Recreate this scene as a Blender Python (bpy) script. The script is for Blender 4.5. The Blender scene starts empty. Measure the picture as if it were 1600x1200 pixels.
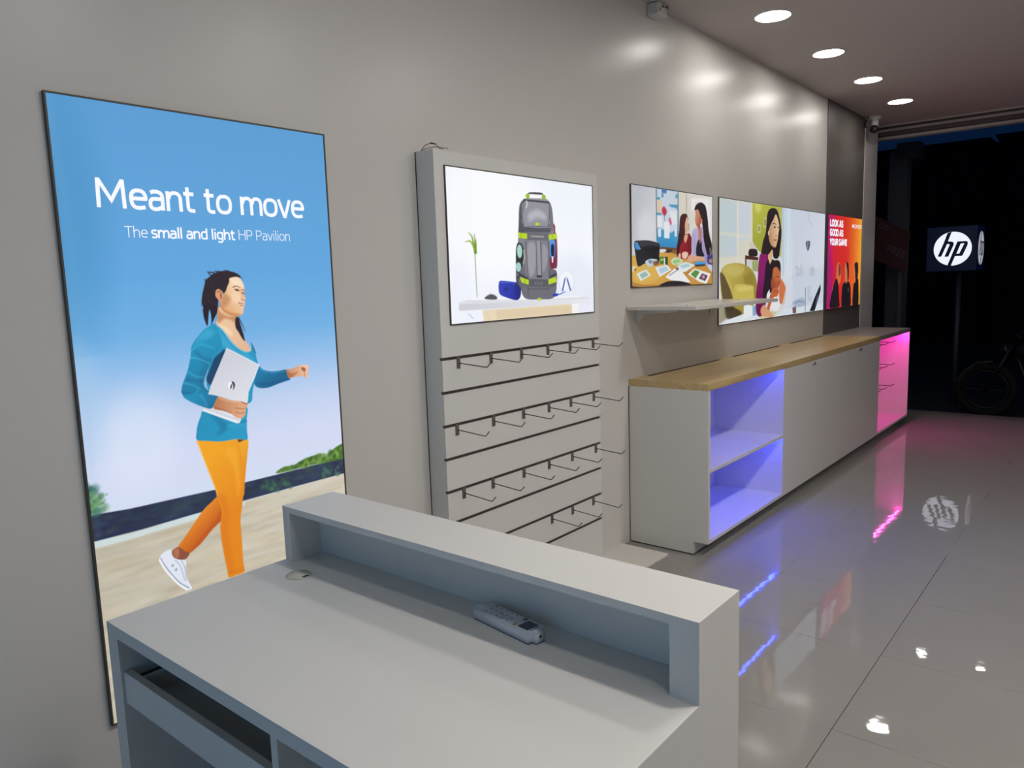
import bpy, bmesh, math, random
import numpy as np
from mathutils import Vector, Matrix
SC = bpy.context.scene
COL = SC.collection
# ---------------------------------------------------------------- camera
YAW, PIT, ROL = math.radians(39.758), math.radians(-7.612), math.radians(-1.815)
EYE = Vector((2.0, 0.0, 1.3734))
fw = Vector((-math.sin(YAW)*math.cos(PIT), math.cos(YAW)*math.cos(PIT), math.sin(PIT)))
r0 = fw.cross(Vector((0, 0, 1))).normalized(); u0 = r0.cross(fw)
rr = math.cos(ROL)*r0 + math.sin(ROL)*u0; uu = -math.sin(ROL)*r0 + math.cos(ROL)*u0
cd = bpy.data.cameras.new('camera'); cam = bpy.data.objects.new('camera', cd); COL.objects.link(cam)
cd.sensor_width = 36; cd.lens = 1177.83/1600*36; cd.clip_start = 0.02; cd.clip_end = 200
M = Matrix.Identity(4)
for i, v in enumerate((rr, uu, -fw)):
    for j in range(3): M[j][i] = v[j]
M.translation = EYE
cam.matrix_world = M
SC.camera = cam
# ---------------------------------------------------------------- sky and exposure
w = bpy.data.worlds.new('dusk'); SC.world = w; w.use_nodes = True
w.node_tree.nodes['Background'].inputs[0].default_value = (0.06, 0.28, 1.0, 1)
w.node_tree.nodes['Background'].inputs[1].default_value = 0.028
SC.view_settings.view_transform = 'Standard'; SC.view_settings.look = 'None'
SC.view_settings.exposure = 0.0; SC.view_settings.gamma = 1.0; SC.view_settings.use_curve_mapping = False
LAMP = 46.0            # radiance of the ceiling lamps' diffusers
CEIL = 2.7486; YF = 8.05

# ---------------------------------------------------------------- materials
def srgb(c):
    return tuple((x/255/12.92) if x/255 <= .04045 else ((x/255+.055)/1.055)**2.4 for x in c)
def mat(name, c, rough=.5, metal=0, spec=.5, emit=None, es=0, coat=0, bump=None, ior=None):
    m = bpy.data.materials.new(name); m.use_nodes = True; nt = m.node_tree; b = nt.nodes['Principled BSDF']
    b.inputs['Base Color'].default_value = (*c, 1); b.inputs['Roughness'].default_value = rough
    b.inputs['Metallic'].default_value = metal; b.inputs['Specular IOR Level'].default_value = spec
    b.inputs['Coat Weight'].default_value = coat
    if emit: b.inputs['Emission Color'].default_value = (*emit, 1); b.inputs['Emission Strength'].default_value = es
    if bump:
        tc = nt.nodes.new('ShaderNodeTexCoord'); n = nt.nodes.new('ShaderNodeTexNoise'); bp = nt.nodes.new('ShaderNodeBump')
        n.inputs['Scale'].default_value = bump[0]; bp.inputs['Strength'].default_value = bump[1]; bp.inputs['Distance'].default_value = bump[2]
        nt.links.new(tc.outputs['Object'], n.inputs['Vector']); nt.links.new(n.outputs['Fac'], bp.inputs['Height']); nt.links.new(bp.outputs['Normal'], b.inputs['Normal'])
    return m
WALL = mat('wall gloss panel', (.62, .60, .565), .30, spec=.22, bump=(3, .05, .01))
WALL2 = mat('wall paint', (.62, .6, .58), .6)
CEILM = mat('ceiling paint', (.50, .455, .44), .75)
GREYL = mat('grey laminate', (.13, .115, .105), .45, spec=.3)
WHITE = mat('white laminate', (.68, .675, .64), .38, spec=.4)
DESKM = mat('desk laminate', (.65, .635, .60), .5, spec=.25)
EDGE = mat('edge banding', (.55, .52, .46), .5)
BLACK = mat('black plastic', (.015, .015, .017), .4)
DARK = mat('dark gap', (.03, .024, .02), .7)
RAIL = mat('dark aluminium rail', (.15, .125, .11), .45, metal=.2)
CHROME = mat('steel', (.16, .145, .13), .35, metal=.7)
FRAME = mat('lightbox frame', (.07, .06, .045), .5)
GLOSSW = mat('gloss white shelf', (.66, .63, .58), .22, spec=.35)
GREYTOP = mat('grey worktop', (.34, .31, .29), .3)
LAMPM = mat('lamp diffuser', (.9, .9, .9), .5, emit=(1.0, .955, .90), es=LAMP)
LAMPB = mat('bright lamp diffuser', (.9, .9, .9), .5, emit=(1.0, .955, .90), es=LAMP*4.6)
RIB_ = mat('canopy board', (.08, .07, .07), .8)
RING = mat('lamp ring', (.7, .69, .67), .4)
WTEXT = mat('printed white', (.1, .1, .1), .5, emit=(.86, .88, .96), es=1)
BLUELED = mat('blue led strip', (.1, .1, .3), .5, emit=(.02, .04, 1.0), es=54)
PINKLED = mat('pink led strip', (.3, .1, .2), .5, emit=(1.0, .03, .47), es=92)
RWHITE = mat('remote plastic', (.62, .64, .66), .35)
LCD = mat('lcd', (.02, .025, .04), .15)
GRN = mat('green key', (.05, .13, .09), .5); YEL = mat('yellow key', (.4, .33, .12), .5); GKEY = mat('grey marking', (.12, .11, .12), .6)
BEIGE = mat('grommet beige', (.60, .57, .46), .5)
REDW = mat('wire', (.08, .02, .02), .5)
def wood():
    m = mat('oak worktop', (.5, .36, .18), .28, spec=.5); nt = m.node_tree; b = nt.nodes['Principled BSDF']
    tc = nt.nodes.new('ShaderNodeTexCoord'); mp = nt.nodes.new('ShaderNodeMapping'); mp.inputs['Scale'].default_value = (22, 1.2, 22)
    n = nt.nodes.new('ShaderNodeTexNoise'); n.inputs['Scale'].default_value = 2.2; n.inputs['Detail'].default_value = 6
    r = nt.nodes.new('ShaderNodeValToRGB'); r.color_ramp.elements[0].position = .3; r.color_ramp.elements[1].position = .72
    r.color_ramp.elements[0].color = (.46, .33, .15, 1); r.color_ramp.elements[1].color = (.62, .46, .225, 1)
    for a, c in ((tc.outputs['Object'], mp.inputs[0]), (mp.outputs[0], n.inputs['Vector']), (n.outputs['Fac'], r.inputs[0]), (r.outputs[0], b.inputs['Base Color'])): nt.links.new(a, c)
    return m
OAK = wood()
def floor_mat():
    m = mat('polished tile', (.45, .43, .41), .025, spec=.5); nt = m.node_tree; b = nt.nodes['Principled BSDF']; L = nt.links.new
    tc = nt.nodes.new('ShaderNodeTexCoord'); mp = nt.nodes.new('ShaderNodeMapping')
    mp.inputs['Location'].default_value = (-1.36+.565*3, -2.80+.565*8, 0)
    br = nt.nodes.new('ShaderNodeTexBrick'); br.offset = 0; br.inputs['Scale'].default_value = 1
    br.inputs['Brick Width'].default_value = .565; br.inputs['Row Height'].default_value = .565; br.inputs['Mortar Size'].default_value = .0011; br.inputs['Mortar Smooth'].default_value = .1
    br.inputs['Color1'].default_value = (.30, .288, .27, 1); br.inputs['Color2'].default_value = (.29, .278, .26, 1); br.inputs['Mortar'].default_value = (.10, .09, .08, 1)
    n = nt.nodes.new('ShaderNodeTexNoise'); n.inputs['Scale'].default_value = 1.6; n.inputs['Detail'].default_value = 4
    mx = nt.nodes.new('ShaderNodeMix'); mx.data_type = 'RGBA'; mx.blend_type = 'MULTIPLY'; mx.inputs[0].default_value = 1
    rp = nt.nodes.new('ShaderNodeValToRGB'); rp.color_ramp.elements[0].color = (.86, .86, .86, 1); rp.color_ramp.elements[1].color = (1, 1, 1, 1)
    L(tc.outputs['Object'], mp.inputs[0]); L(mp.outputs[0], br.inputs[0]); L(tc.outputs['Object'], n.inputs['Vector']); L(n.outputs['Fac'], rp.inputs[0])
    gn = nt.nodes.new('ShaderNodeTexNoise'); gn.inputs['Scale'].default_value = 5; gr = nt.nodes.new('ShaderNodeValToRGB'); gr.color_ramp.elements[0].position = .42; gr.color_ramp.elements[1].position = .62
    gr.color_ramp.elements[0].color = (.28, .265, .25, 1); gr.color_ramp.elements[1].color = (.13, .12, .11, 1); L(tc.outputs['Object'], gn.inputs['Vector']); L(gn.outputs['Fac'], gr.inputs[0]); L(gr.outputs[0], br.inputs['Mortar'])
    sx = nt.nodes.new('ShaderNodeSeparateXYZ'); L(tc.outputs['Object'], sx.inputs[0])
    def mth(op, a, b):
        q = nt.nodes.new('ShaderNodeMath'); q.operation = op
        for i_, v_ in enumerate((a, b)):
            if isinstance(v_, float): q.inputs[i_].default_value = v_
            else: L(v_, q.inputs[i_])
        return q.outputs[0]
    jn = mth('MULTIPLY', mth('COMPARE', sx.outputs[0], 1.36), mth('LESS_THAN', sx.outputs[1], 4.0))
    jn.node.inputs[0].links[0].from_node.inputs[2].default_value = .0012
    jm = nt.nodes.new('ShaderNodeMix'); jm.data_type = 'RGBA'; L(jn, jm.inputs[0]); L(br.outputs['Color'], jm.inputs[6]); jm.inputs[7].default_value = (.07, .06, .055, 1)
    L(jm.outputs[2], mx.inputs[6]); L(rp.outputs[0], mx.inputs[7]); L(mx.outputs[2], b.inputs['Base Color'])
    w1 = nt.nodes.new('ShaderNodeTexNoise'); w1.inputs['Scale'].default_value = 15; w1.inputs['Detail'].default_value = 1
    bp = nt.nodes.new('ShaderNodeBump'); bp.inputs['Strength'].default_value = .35; bp.inputs['Distance'].default_value = .0009
    L(tc.outputs['Object'], w1.inputs['Vector']); L(w1.outputs['Fac'], bp.inputs['Height']); L(bp.outputs[0], b.inputs['Normal'])
    return m
TILE = floor_mat()

# ---------------------------------------------------------------- mesh helpers
class MB:
    def __init__(s): s.bm = bmesh.new(); s.mats = []
    def mi(s, m):
        if m not in s.mats: s.mats.append(m)
        return s.mats.index(m)
    def box(s, a, b, m, bev=0, seg=2):
        t = bmesh.new(); bmesh.ops.create_cube(t, size=1)
        c = [(a[i]+b[i])/2 for i in range(3)]; d = [abs(b[i]-a[i]) for i in range(3)]
        for v in t.verts: v.co = Vector((c[0]+v.co.x*d[0], c[1]+v.co.y*d[1], c[2]+v.co.z*d[2]))
        if bev: bmesh.ops.bevel(t, geom=t.edges[:], offset=bev, segments=seg, profile=.5, affect='EDGES')
        s.join(t, m); return s
    def join(s, t, m, smooth=False, mx=None):
        i = s.mi(m)
        for f in t.faces: f.material_index = i; f.smooth = smooth
        if mx is not None: bmesh.ops.transform(t, matrix=mx, verts=t.verts[:])
        me = bpy.data.meshes.new('tmp'); t.to_mesh(me); t.free(); s.bm.from_mesh(me); bpy.data.meshes.remove(me); return s
    def cyl(s, p0, p1, r, m, seg=24, r2=None, caps=True):
        p0, p1 = Vector(p0), Vector(p1); d = p1-p0; t = bmesh.new()
        bmesh.ops.create_cone(t, cap_ends=caps, segments=seg, radius1=r, radius2=r if r2 is None else r2, depth=d.length)
        q = Vector((0, 0, 1)).rotation_difference(d.normalized()).to_matrix().to_4x4(); q.translation = (p0+p1)/2
        s.join(t, m, seg > 8, q)
        return s
    def tube(s, pts, r, m, seg=10):
        pts = [Vector(p) for p in pts]; t = bmesh.new(); rings = []
        up = Vector((0, 0, 1))
        for i, p in enumerate(pts):
            d = (pts[min(i+1, len(pts)-1)]-pts[max(i-1, 0)]).normalized()
            a = d.cross(up); a = a.normalized() if a.length > .01 else d.cross(Vector((1, 0, 0))).normalized(); b = d.cross(a)
            rings.append([t.verts.new(p+r*(math.cos(2*math.pi*k/seg)*a+math.sin(2*math.pi*k/seg)*b)) for k in range(seg)])
        for i in range(len(rings)-1):
            for k in range(seg): t.faces.new((rings[i][k], rings[i][(k+1) % seg], rings[i+1][(k+1) % seg], rings[i+1][k]))
        t.faces.new(rings[0]); t.faces.new(rings[-1][::-1]); bmesh.ops.recalc_face_normals(t, faces=t.faces[:])
        s.join(t, m, True); return s
    def prism(s, pts, axis, a, b, m):      # polygon given in the two other axes, extruded along axis
        t = bmesh.new()
        def P(p, h): c = list(p); c.insert(axis, h); return t.verts.new(c)
        A = [P(p, a) for p in pts]; B = [P(p, b) for p in pts]
        t.faces.new(A); t.faces.new(B[::-1])
        for i in range(len(pts)): j = (i+1) % len(pts); t.faces.new((A[i], A[j], B[j], B[i]))
        bmesh.ops.recalc_face_normals(t, faces=t.faces[:]); s.join(t, m); return s
    def sphere(s, c, r, m, sc=(1, 1, 1)):
        t = bmesh.new(); bmesh.ops.create_uvsphere(t, u_segments=24, v_segments=14, radius=r)
        s.join(t, m, True, Matrix.Translation(c) @ Matrix.Diagonal((*sc, 1))); return s
    def torus(s, c, R, r, m, axis=1, n=36, k=10):
        t = bmesh.new(); g = []
        for i in range(n):
            a = 2*math.pi*i/n; row = []
            for j in range(k):
                b = 2*math.pi*j/k; q = [(R+r*math.cos(b))*math.cos(a), (R+r*math.cos(b))*math.sin(a)]; q.insert(axis, r*math.sin(b)); row.append(t.verts.new(Vector(q)+Vector(c)))
            g.append(row)
        for i in range(n):
            for j in range(k): t.faces.new((g[i][j], g[(i+1) % n][j], g[(i+1) % n][(j+1) % k], g[i][(j+1) % k]))
        bmesh.ops.recalc_face_normals(t, faces=t.faces[:]); s.join(t, m, True); return s
    def build(s, name, parent=None, at=None):
        me = bpy.data.meshes.new(name)
        if at is not None: bmesh.ops.translate(s.bm, vec=-Vector(at), verts=s.bm.verts[:])
        s.bm.to_mesh(me); s.bm.free()
        for m in s.mats: me.materials.append(m)
        o = bpy.data.objects.new(name, me); COL.objects.link(o)
        if at is not None: o.location = at
        if parent is not None:
            o.parent = parent; o.matrix_parent_inverse = Matrix.Translation(-parent.location) if parent.type == 'EMPTY' else Matrix.Translation(-parent.location)
            if parent.parent is not None: o.matrix_parent_inverse = Matrix.Identity(4)
        return o
def thing(name, label, cat, loc, group=None):
    o = bpy.data.objects.new(name, None); COL.objects.link(o); o.location = loc; o.empty_display_size = .05
    return tag(o, label, cat, group)
def tag(o, label, cat, group=None):
    o['label'] = label; o['category'] = cat
    if group: o['group'] = group
    return o
def part(mb, name, parent): return mb.build(name, parent)
def struct(name, mb): o = mb.build(name); o['kind'] = 'structure'; return o
def sub(mb, name, p):      # child of a part that carries world coordinates in its mesh
    o = mb.build(name); o.parent = p; return o
def dup(root, loc, label, group=None):
    r = root.copy(); COL.objects.link(r); r.location = loc; r['label'] = label
    if group: r['group'] = group
    for c in list(root.children):
        d = c.copy(); COL.objects.link(d); d.parent = r; d.matrix_parent_inverse = c.matrix_parent_inverse.copy()
    return r

# ---------------------------------------------------------------- the setting
XR = 3.7; YB = -1.3
struct('floor', MB().box((-.2, YB, -.3), (XR, YF, 0), TILE))
struct('wall_left', MB().box((-.2, YB, 0), (0, 7.49, CEIL), WALL))
struct('wall_right', MB().box((XR, YB, 0), (XR+.2, YF, CEIL), WALL2))
struct('wall_back', MB().box((-.2, YB-.2, 0), (XR+.2, YB, CEIL), WALL2))
struct('ceiling', MB().box((-.2, YB-.2, CEIL), (XR+.2, YF, CEIL+.2), CEILM))
struct('trim_1', MB().box((-.001, 6.447, 0), (.006, 7.49, CEIL), GREYL))
struct('trim_2', MB().box((-.2, 7.49, 0), (.012, 7.90, CEIL), WALL))
hd = MB().box((-.2, YF-.03, 2.735), (XR, YF+.07, CEIL+.2), CEILM)
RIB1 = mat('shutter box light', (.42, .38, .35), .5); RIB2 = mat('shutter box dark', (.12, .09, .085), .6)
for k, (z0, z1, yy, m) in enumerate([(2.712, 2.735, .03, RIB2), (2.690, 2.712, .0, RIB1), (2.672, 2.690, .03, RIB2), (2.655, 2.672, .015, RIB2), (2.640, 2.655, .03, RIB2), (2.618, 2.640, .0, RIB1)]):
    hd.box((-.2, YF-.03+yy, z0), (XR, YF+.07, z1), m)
struct('trim_3', hd)
struct('trim_4', MB().box((0, 1.955, 0), (.267, 3.262, .012), GLOSSW, .002))

# ---------------------------------------------------------------- ceiling lamps
lamp = thing('recessed_downlight', 'round recessed ceiling downlight, the nearest and largest of the four in the row', 'ceiling light', (.4, 4.204, CEIL), 'recessed downlights')
def ring(mb, c, r0, r1, z0, z1, m, n=48):
    t = bmesh.new(); A = []
    for i in range(n):
        a = 2*math.pi*i/n; q = (math.cos(a), math.sin(a))
        A.append([t.verts.new((c[0]+q[0]*r, c[1]+q[1]*r, z)) for r, z in ((r0, z1), (r0, z0), (r1, z0), (r1, z1))])
    for i in range(n):
        for k in range(3): t.faces.new((A[i][k], A[(i+1) % n][k], A[(i+1) % n][k+1], A[i][k+1]))
    bmesh.ops.recalc_face_normals(t, faces=t.faces[:]); mb.join(t, m, False)
rg = MB(); ring(rg, (.4, 4.204), .090, .098, CEIL-.005, CEIL, RING); part(rg, 'trim_ring', lamp)
part(MB().cyl((.4, 4.204, CEIL-.003), (.4, 4.204, CEIL-.0005), .090, LAMPM, 48), 'diffuser', lamp)
for y, lb in ((5.143, 'round recessed ceiling downlight, second nearest in the row of four'), (6.053, 'round recessed ceiling downlight, third nearest in the row of four'), (7.0, 'round recessed ceiling downlight, farthest of the four, beside the shop front')):
    dup(lamp, (.4, y, CEIL), lb)
for x, ys in ((2.0, (.6, 1.45, 2.55, 3.65)), (3.2, (.6, 1.45, 2.55, 3.65))):
    for y in ys:
        d_ = dup(lamp, (x, y, CEIL), 'round recessed ceiling downlight behind or above the viewer', 'downlights above the viewer')
        for c_ in d_.children:
            if c_.name.startswith('diffuser') and y > 1 and x < 3: c_.data = c_.data.copy(); c_.data.materials[0] = LAMPB
for x in (.414, .972):
    cl_ = thing('canopy_spotlight', 'small ceiling spotlight outside the shop front, seen only as a glint on the floor', 'ceiling light', (x, 8.715, 2.75), 'canopy spotlights')
    part(MB().cyl((x, 8.715, 2.75), (x, 8.715, 2.80), .05, RIB_, 24), 'housing', cl_); part(MB().cyl((x, YF+.072, 2.785), (x, 8.68, 2.785), .012, RIB_, 12), 'bracket_arm', cl_); part(MB().cyl((x, 8.715, 2.747), (x, 8.715, 2.7498), .042, LAMPM, 24), 'diffuser', cl_)

# ---------------------------------------------------------------- printed backlit sheets
ART_P1 = [
["V",[[1715.9,[84,152,208]],[1157.6,[96,166,222]],[1001,[112,176,228]],[904.6,[150,192,236]],[789.8,[192,210,240]],[683.3,[210,218,244]],[522.1,[212,222,242]]]],
["E",[64,140,192],[21.6,1313.3,88.19999999999999,289.79999999999995],60,0.5],
["E",[226,236,252],[139.5,727.9,101.5,126.5],60,0.45],
["E",[170,205,235],[2,833.6,59.2,142.30000000000007],40,0.5],
["P",[[196,188,168],[13.3,494.8],[210,202,184],[692.6,436.5]],[-31.5,499.5,7.2,494.9,125.6,495.5,270.8,497.7,424.6,498.4,601.1,500.2,790,504.4,853.9,497.2,888.9,-612.8,-125.3,-139.2],2,0,1],
["N",[[176,166,144],[222,216,204],[168,158,136],[206,190,158],[196,196,190]],[-4,474.7,788.9,489.4,763.9,18.1,-12.7,-6.6],700,[2.5,12],0.2,3,7],
["P",[206,222,224],[-7.3,502.4,92.3,492.6,267.4,500.5,424.6,498.4,423.6,487,265.7,482.4,90.8,477.4,-3.7,477.9],3,0,0.9],
["P",[[36,44,74],[17.3,535.6],[44,58,86],[751.2,540.7]],[-25.4,560.5,14.1,564.9,98.6,558.3,208.9,556.2,338.8,553.5,429.4,553.6,534.8,553.7,653,554.9,817.7,555.4,813.8,503.6,601.3,502.2,424.7,500.3,271,499.5,125.6,495.5,7.3,496.5,-31.5,499.5],1.5,0,1],
["N",[[52,72,70],[38,66,72],[60,74,98],[30,36,60]],[4.4,559.2,271.6,547.3,803.7,545.1,801.4,515.1,425.9,513.7,8.1,504.7],160,[3,9],0.4,5,2],
["N",[[52,104,66],[70,120,84]],[481.4,543.7,592.2,533,582.2,496.4,484.8,507.4],30,[3,8],0.5,8,1],
["N",[[66,108,84],[90,130,100]],[700.5,536.5,771.1,530.1,763.7,501.5,698.2,507.4],20,[3,7],0.5,9,1],
["P",[[84,122,52],[537.1,555.2],[70,112,34],[780.7,588.6]],[537.3,557.2,561,572.2,597.6,570.6,650.6,584.4,704,582.2,725.2,565.3,747.4,590.7,789.7,604.1,821.3,602.6,817.7,555.4,653.2,557],3,1,1],
["N",[[60,96,30],[104,148,62],[140,170,90],[44,80,30]],[541.9,558.2,655,579.4,820.6,594,818,559.7,653.3,559],110,[3,9],0.6,12,1],
["N",[[56,112,96],[70,140,90],[110,160,90],[40,90,100]],[-5.1,644,20.7,631.5,23.2,564.2,-4.1,564.7],60,[4,12],0.55,14,1],
["N",[[110,160,100],[80,130,90]],[25.1,613.8,49.8,614.6,42.3,569.4,20.5,568.3],22,[3,9],0.4,15,1],
["P",[[232,140,36],[271.1,490.4],[196,92,24],[308.2,439.2]],[346.5,532.9,323.6,522,298.4,506.2,275.6,484.1,252.9,459.7,231.7,437.9,217.5,424.4,215.8,410.8,229.5,397.6,244.9,393.9,263,401.8,282.1,413.1,319.2,443.9,350.7,464.1,357.1,493.8],1.2,1,1],
["P",[186,84,24],[350.3,490.3,332.2,469,303.5,445.7,275.2,422.8,252.9,403.8,244.9,393.9,263,401.8,282.1,413.1,319.2,443.9,350.7,464.1],5,1,0.7],
["P",[140,78,58],[203,417.7,216.6,419.7,232.6,403.7,244.9,393.9,240,384.7,230.4,380,213.8,384.2,200.1,397,197.4,410.4],1.2,1,1],
["P",[186,120,84],[202.9,415.7,213.9,417.4,217.6,404.2,211.3,390,202.3,398.8],3,1,0.8],
["P",[224,230,242],[193.4,419.6,174.8,417.2,163.2,406.9,164.3,388.2,183.2,352.2,206.9,315.5,229.9,292.3,239.9,289.9,243,295,235.5,314.5,231.2,333.9,231.6,359.3,233.1,376.6,218.1,382.8,200.8,393.3,196.1,406.7],1.2,1,1],
["S",[130,140,170],[164.8,402.9,175.8,377.1,192.5,346.6,210.8,319.3,233.9,296.1],[3,3],1,1],
["S",[246,248,252],[162.1,400.3,174.2,370.1,189.7,343.5,208.4,315,229.9,292.3],[5,5],1,1],
["S",[150,156,178],[203.5,385.9,214.5,369.8,220.1,350.3,225,320.6],[1.5,1.5],1.5,1],
["S",[150,156,178],[221.3,378.8,227.6,360.6,228.7,339.8,230.8,318.7],[1.5,1.5],1.5,1],
["E",[120,126,150],[195.9,373.2,3.9000000000000057,3.8999999999999773],1.5,0.6],
["E",[120,126,150],[203.5,359.2,3.9000000000000057,4],1.5,0.6],
["P",[[240,168,40],[444.4,674.3],[214,128,24],[422.9,525.1]],[410.4,685.8,448.9,679.9,443.6,632.2,436.5,596.5,430,560.8,422.6,514.6,416.6,537.3,419,610.8],1.2,1,1],
["P",[96,58,40],[414.8,685,440.3,680.3,420.6,674.5],2,0,1],
["P",[[242,164,30],[298.8,625.6],[228,134,20],[411.8,495.9]],[295.7,704.5,341.6,693.1,378.6,687.4,410.3,684.7,418.8,672.7,424.5,641.3,426.9,603.9,428.1,571.8,423.2,535.7,418.3,504.9,411.1,474.7,405.1,444.2,404.6,412.2,404.2,369.3,403.5,320.8,404.1,288,379.4,286.3,354.3,287,351.9,310.3,346.5,349.2,342.1,398.2,340.8,437.9,345.9,465.3,349.3,485.4,345.5,509.8,336.8,550.8,322.6,600.2,308.7,648.8,299.7,680.8],1.2,1,1],
["P",[214,112,20],[340.9,536.9,349.5,511.4,350.9,485,346.5,459.9,344.1,408.1,349.1,353.7,355.7,303.7,372.3,301,367.6,374.8,364.5,434,371.3,479.7,364.6,528.6],9,1,0.45],
["P",[248,186,60],[376.3,661,409.3,659.9,414.2,601.2,414.1,548.4,402.6,519.4,398,594.2],10,1,0.4],
["S",[196,104,20],[354.7,298.6,377.4,295.6,403.5,294.7],[2,2],1,1],
["S",[196,104,20],[354.1,304.2,377.9,301.9,402.9,301.4],[1.2,1.2],1,1],
["S",[250,214,150],[296.4,701.4,308.9,651.3,323.9,602.5,337.6,553.2,340.2,534.5],[2.5,2],1.5,0.8],
["P",[[30,144,186],[305,749.8],[36,154,196],[447.5,710.6]],[323.8,786.7,311.8,768.6,300.5,745.6,295.4,724,295.2,705.1,326.1,696.5,362.5,688.3,395,686.5,419.9,685.6,447.6,679,448.6,710.4,451.3,741.5,452.2,778,388.8,802.5],1.2,1,1],
["P",[16,104,144],[343.1,768.8,388.4,736.1,382.3,716.6,353.6,708.8,366.2,729.5],9,1,0.55],
["S",[16,104,144],[421.1,730.7,449.5,733.9],[4,3],3,0.6],
["S",[66,172,212],[387.7,728.5,431.8,724.8,449.3,718.2],[5,4],4,0.5],
["P",[[22,122,168],[511.5,872.9],[14,98,142],[538.2,831.2]],[493.1,905.3,502.6,893,516.2,878.1,541.4,869.6,567.7,868.3,594.6,869.3,600.2,855.2,606.6,838.7,591.7,834.5,559.9,828.5,526.5,821.8,494.8,826.6,481.5,843.9,478,876.6],1.2,1,1],
["S",[60,160,210],[500.1,888.6,518,873.7,545.3,864.5,589.8,865.9],[4,2],3,0.7],
["S",[14,80,130],[496,840.2,521,833.3,565.1,837.7,603.5,839],[6,4],3,0.7],
["S",[12,84,134],[534.8,868.4,529,851.7,510.7,838.5],[3,2],2,0.6],
["P",[[206,148,110],[607.7,862.3],[236,190,160],[663.5,864.3]],[596.4,869.1,612.8,868.9,629.2,873.5,645.8,878.2,660.7,875.8,671.6,876.3,678.2,870,675.9,858.9,673.3,845,669.4,832.1,664.1,835.9,659.2,840.5,645.3,843,626.8,843.5,610.6,842.2,601.5,842.4],1.2,1,1],
["P",[164,98,66],[596,863.6,616.2,855.4,634.8,857.4,620.1,847,601.5,843.2],4,1,0.7],
["P",[130,66,46],[649.9,870.5,663.6,865.1,661.9,856.4,651.5,861.5],2,1,0.8],
["S",[150,84,60],[659,854.7,660.6,840.4],[2,2],1.5,0.8],
["S",[250,214,190],[645.6,875.8,671.3,873.1],[2,2],1.5,0.8],
["P",[[30,144,186],[387.3,988.5],[34,152,194],[482.2,876.1]],[374.1,1021.1,396.5,1004.2,417.2,971.7,439.2,948.5,462.4,935.3,481.1,935.9,485.6,955.1,495,937.3,497.9,912.4,502.2,889.2,488.9,856.4,477.3,819.7,461.7,783.7,371.2,807.7,336.9,852.4,349.5,908.8,358.1,962],1.2,1,1],
["P",[16,66,104],[399.4,948.3,382.9,938.1,366.3,925.2,351.6,897.7,337.7,870.4,352,851.2,370.7,888.4,397.7,929.4],3,1,1],
["P",[66,172,212],[381.6,1010.6,406.1,979.9,423.8,956.5,446.1,935.3,474.2,927.9,488.9,905.7,460.8,916,422.2,938.2,392.5,959.1,379,981.9],6,1,0.7],
["S",[80,184,232],[374.8,1020,396.4,1003.1,417.1,971,439.1,947.8,462.3,933.8,481.4,935.1],[2.5,2.5],1.5,0.9],
["P",[[236,198,160],[404.7,1009.1],[228,184,150],[464,953.1]],[391.3,1067.6,387.2,1039.1,380.6,1020.7,398.5,1005.1,418.3,975.3,440.2,950.7,462.6,936.8,478.2,936.2,480.5,944.2,465.3,968,449,991.4,439.4,1006.8,441.2,1036.1,443.3,1050.7],1.2,1,1],
["P",[188,118,72],[390.4,1074.8,393.4,1056.7,415.4,1041.2,441.4,1038.3,439.1,1021.6,426.3,1029.6,407,1034.4,390.5,1024.5,385,1032],6,1,0.75],
["P",[250,226,190],[389.9,1017.3,412.6,1008.6,427,993,422.4,986,403.9,1000.1],6,1,0.7],
["P",[[38,26,38],[367.1,1104.2],[24,18,34],[376.5,1039.6]],[418.9,1168.7,403.2,1166.7,387.5,1162.2,371.4,1151.8,360.1,1143.2,354,1125.7,346.9,1104.8,343.5,1083.8,346.4,1066.1,346.7,1044.8,349.9,1030.4,354.8,1017.7,357.7,1033.6,360.8,1051.2,364,1061.7,366.8,1050.9,367.5,1033,365.5,1018.8,372.7,1030.9,379.9,1043,386.2,1053.5,391.5,1078.4,398.2,1110.4,423.4,1109.6,439.8,1138.2,464.7,1148.7,473.8,1137.5,465.2,1154.1,449.9,1163.4,434.4,1167.1],1.2,1,1],
["S",[38,26,38],[394.6,1156.8,381.9,1164,368.8,1164.8],[5,2],1.5,1],
["S",[38,26,38],[381,1153.4,372.2,1160.6,368.2,1167],[4,1.5],1.5,1],
["S",[38,26,38],[362.8,1139.6,357.3,1145.3],[5,2],1.5,1],
["S",[38,26,38],[410.7,1163.7,399.4,1166.7,388,1167.5],[4,1.5],1.5,1],
["S",[38,26,38],[352.1,1104.6,345.6,1090.8,341.8,1073.3],[3,1],1.5,1],
["S",[38,26,38],[441.8,1161.6,430.5,1167.9,419,1170.1],[3,1],1.5,1],
["S",[38,26,38],[346.4,1062.5,347.1,1041.2,351.9,1019.7],[4,1],1.5,1],
["P",[[226,172,122],[409.9,1066.8],[246,212,178],[464.6,1101.1]],[427.7,1144.2,442.8,1150.4,458.8,1150.2,468.9,1141.3,474.3,1128.4,475.9,1114.7,473,1104.5,475.5,1095.3,477.8,1088.9,473.6,1083.2,474.5,1074.3,472.2,1067,468.3,1059.8,466.6,1049.5,461.5,1042.4,447.1,1039.5,431.3,1041.8,414.2,1049.2,402.2,1059.9,396.4,1072.8,401.2,1092.3,409.9,1102.8,415.9,1113.5,422.9,1125.9],1.2,1,1],
["P",[190,118,72],[397.3,1074.5,409.2,1059.6,432,1049.4,459.6,1044,447.1,1039.1,431.3,1041.4,414.1,1048.8,402.2,1059.5],5,1,0.7],
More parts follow.
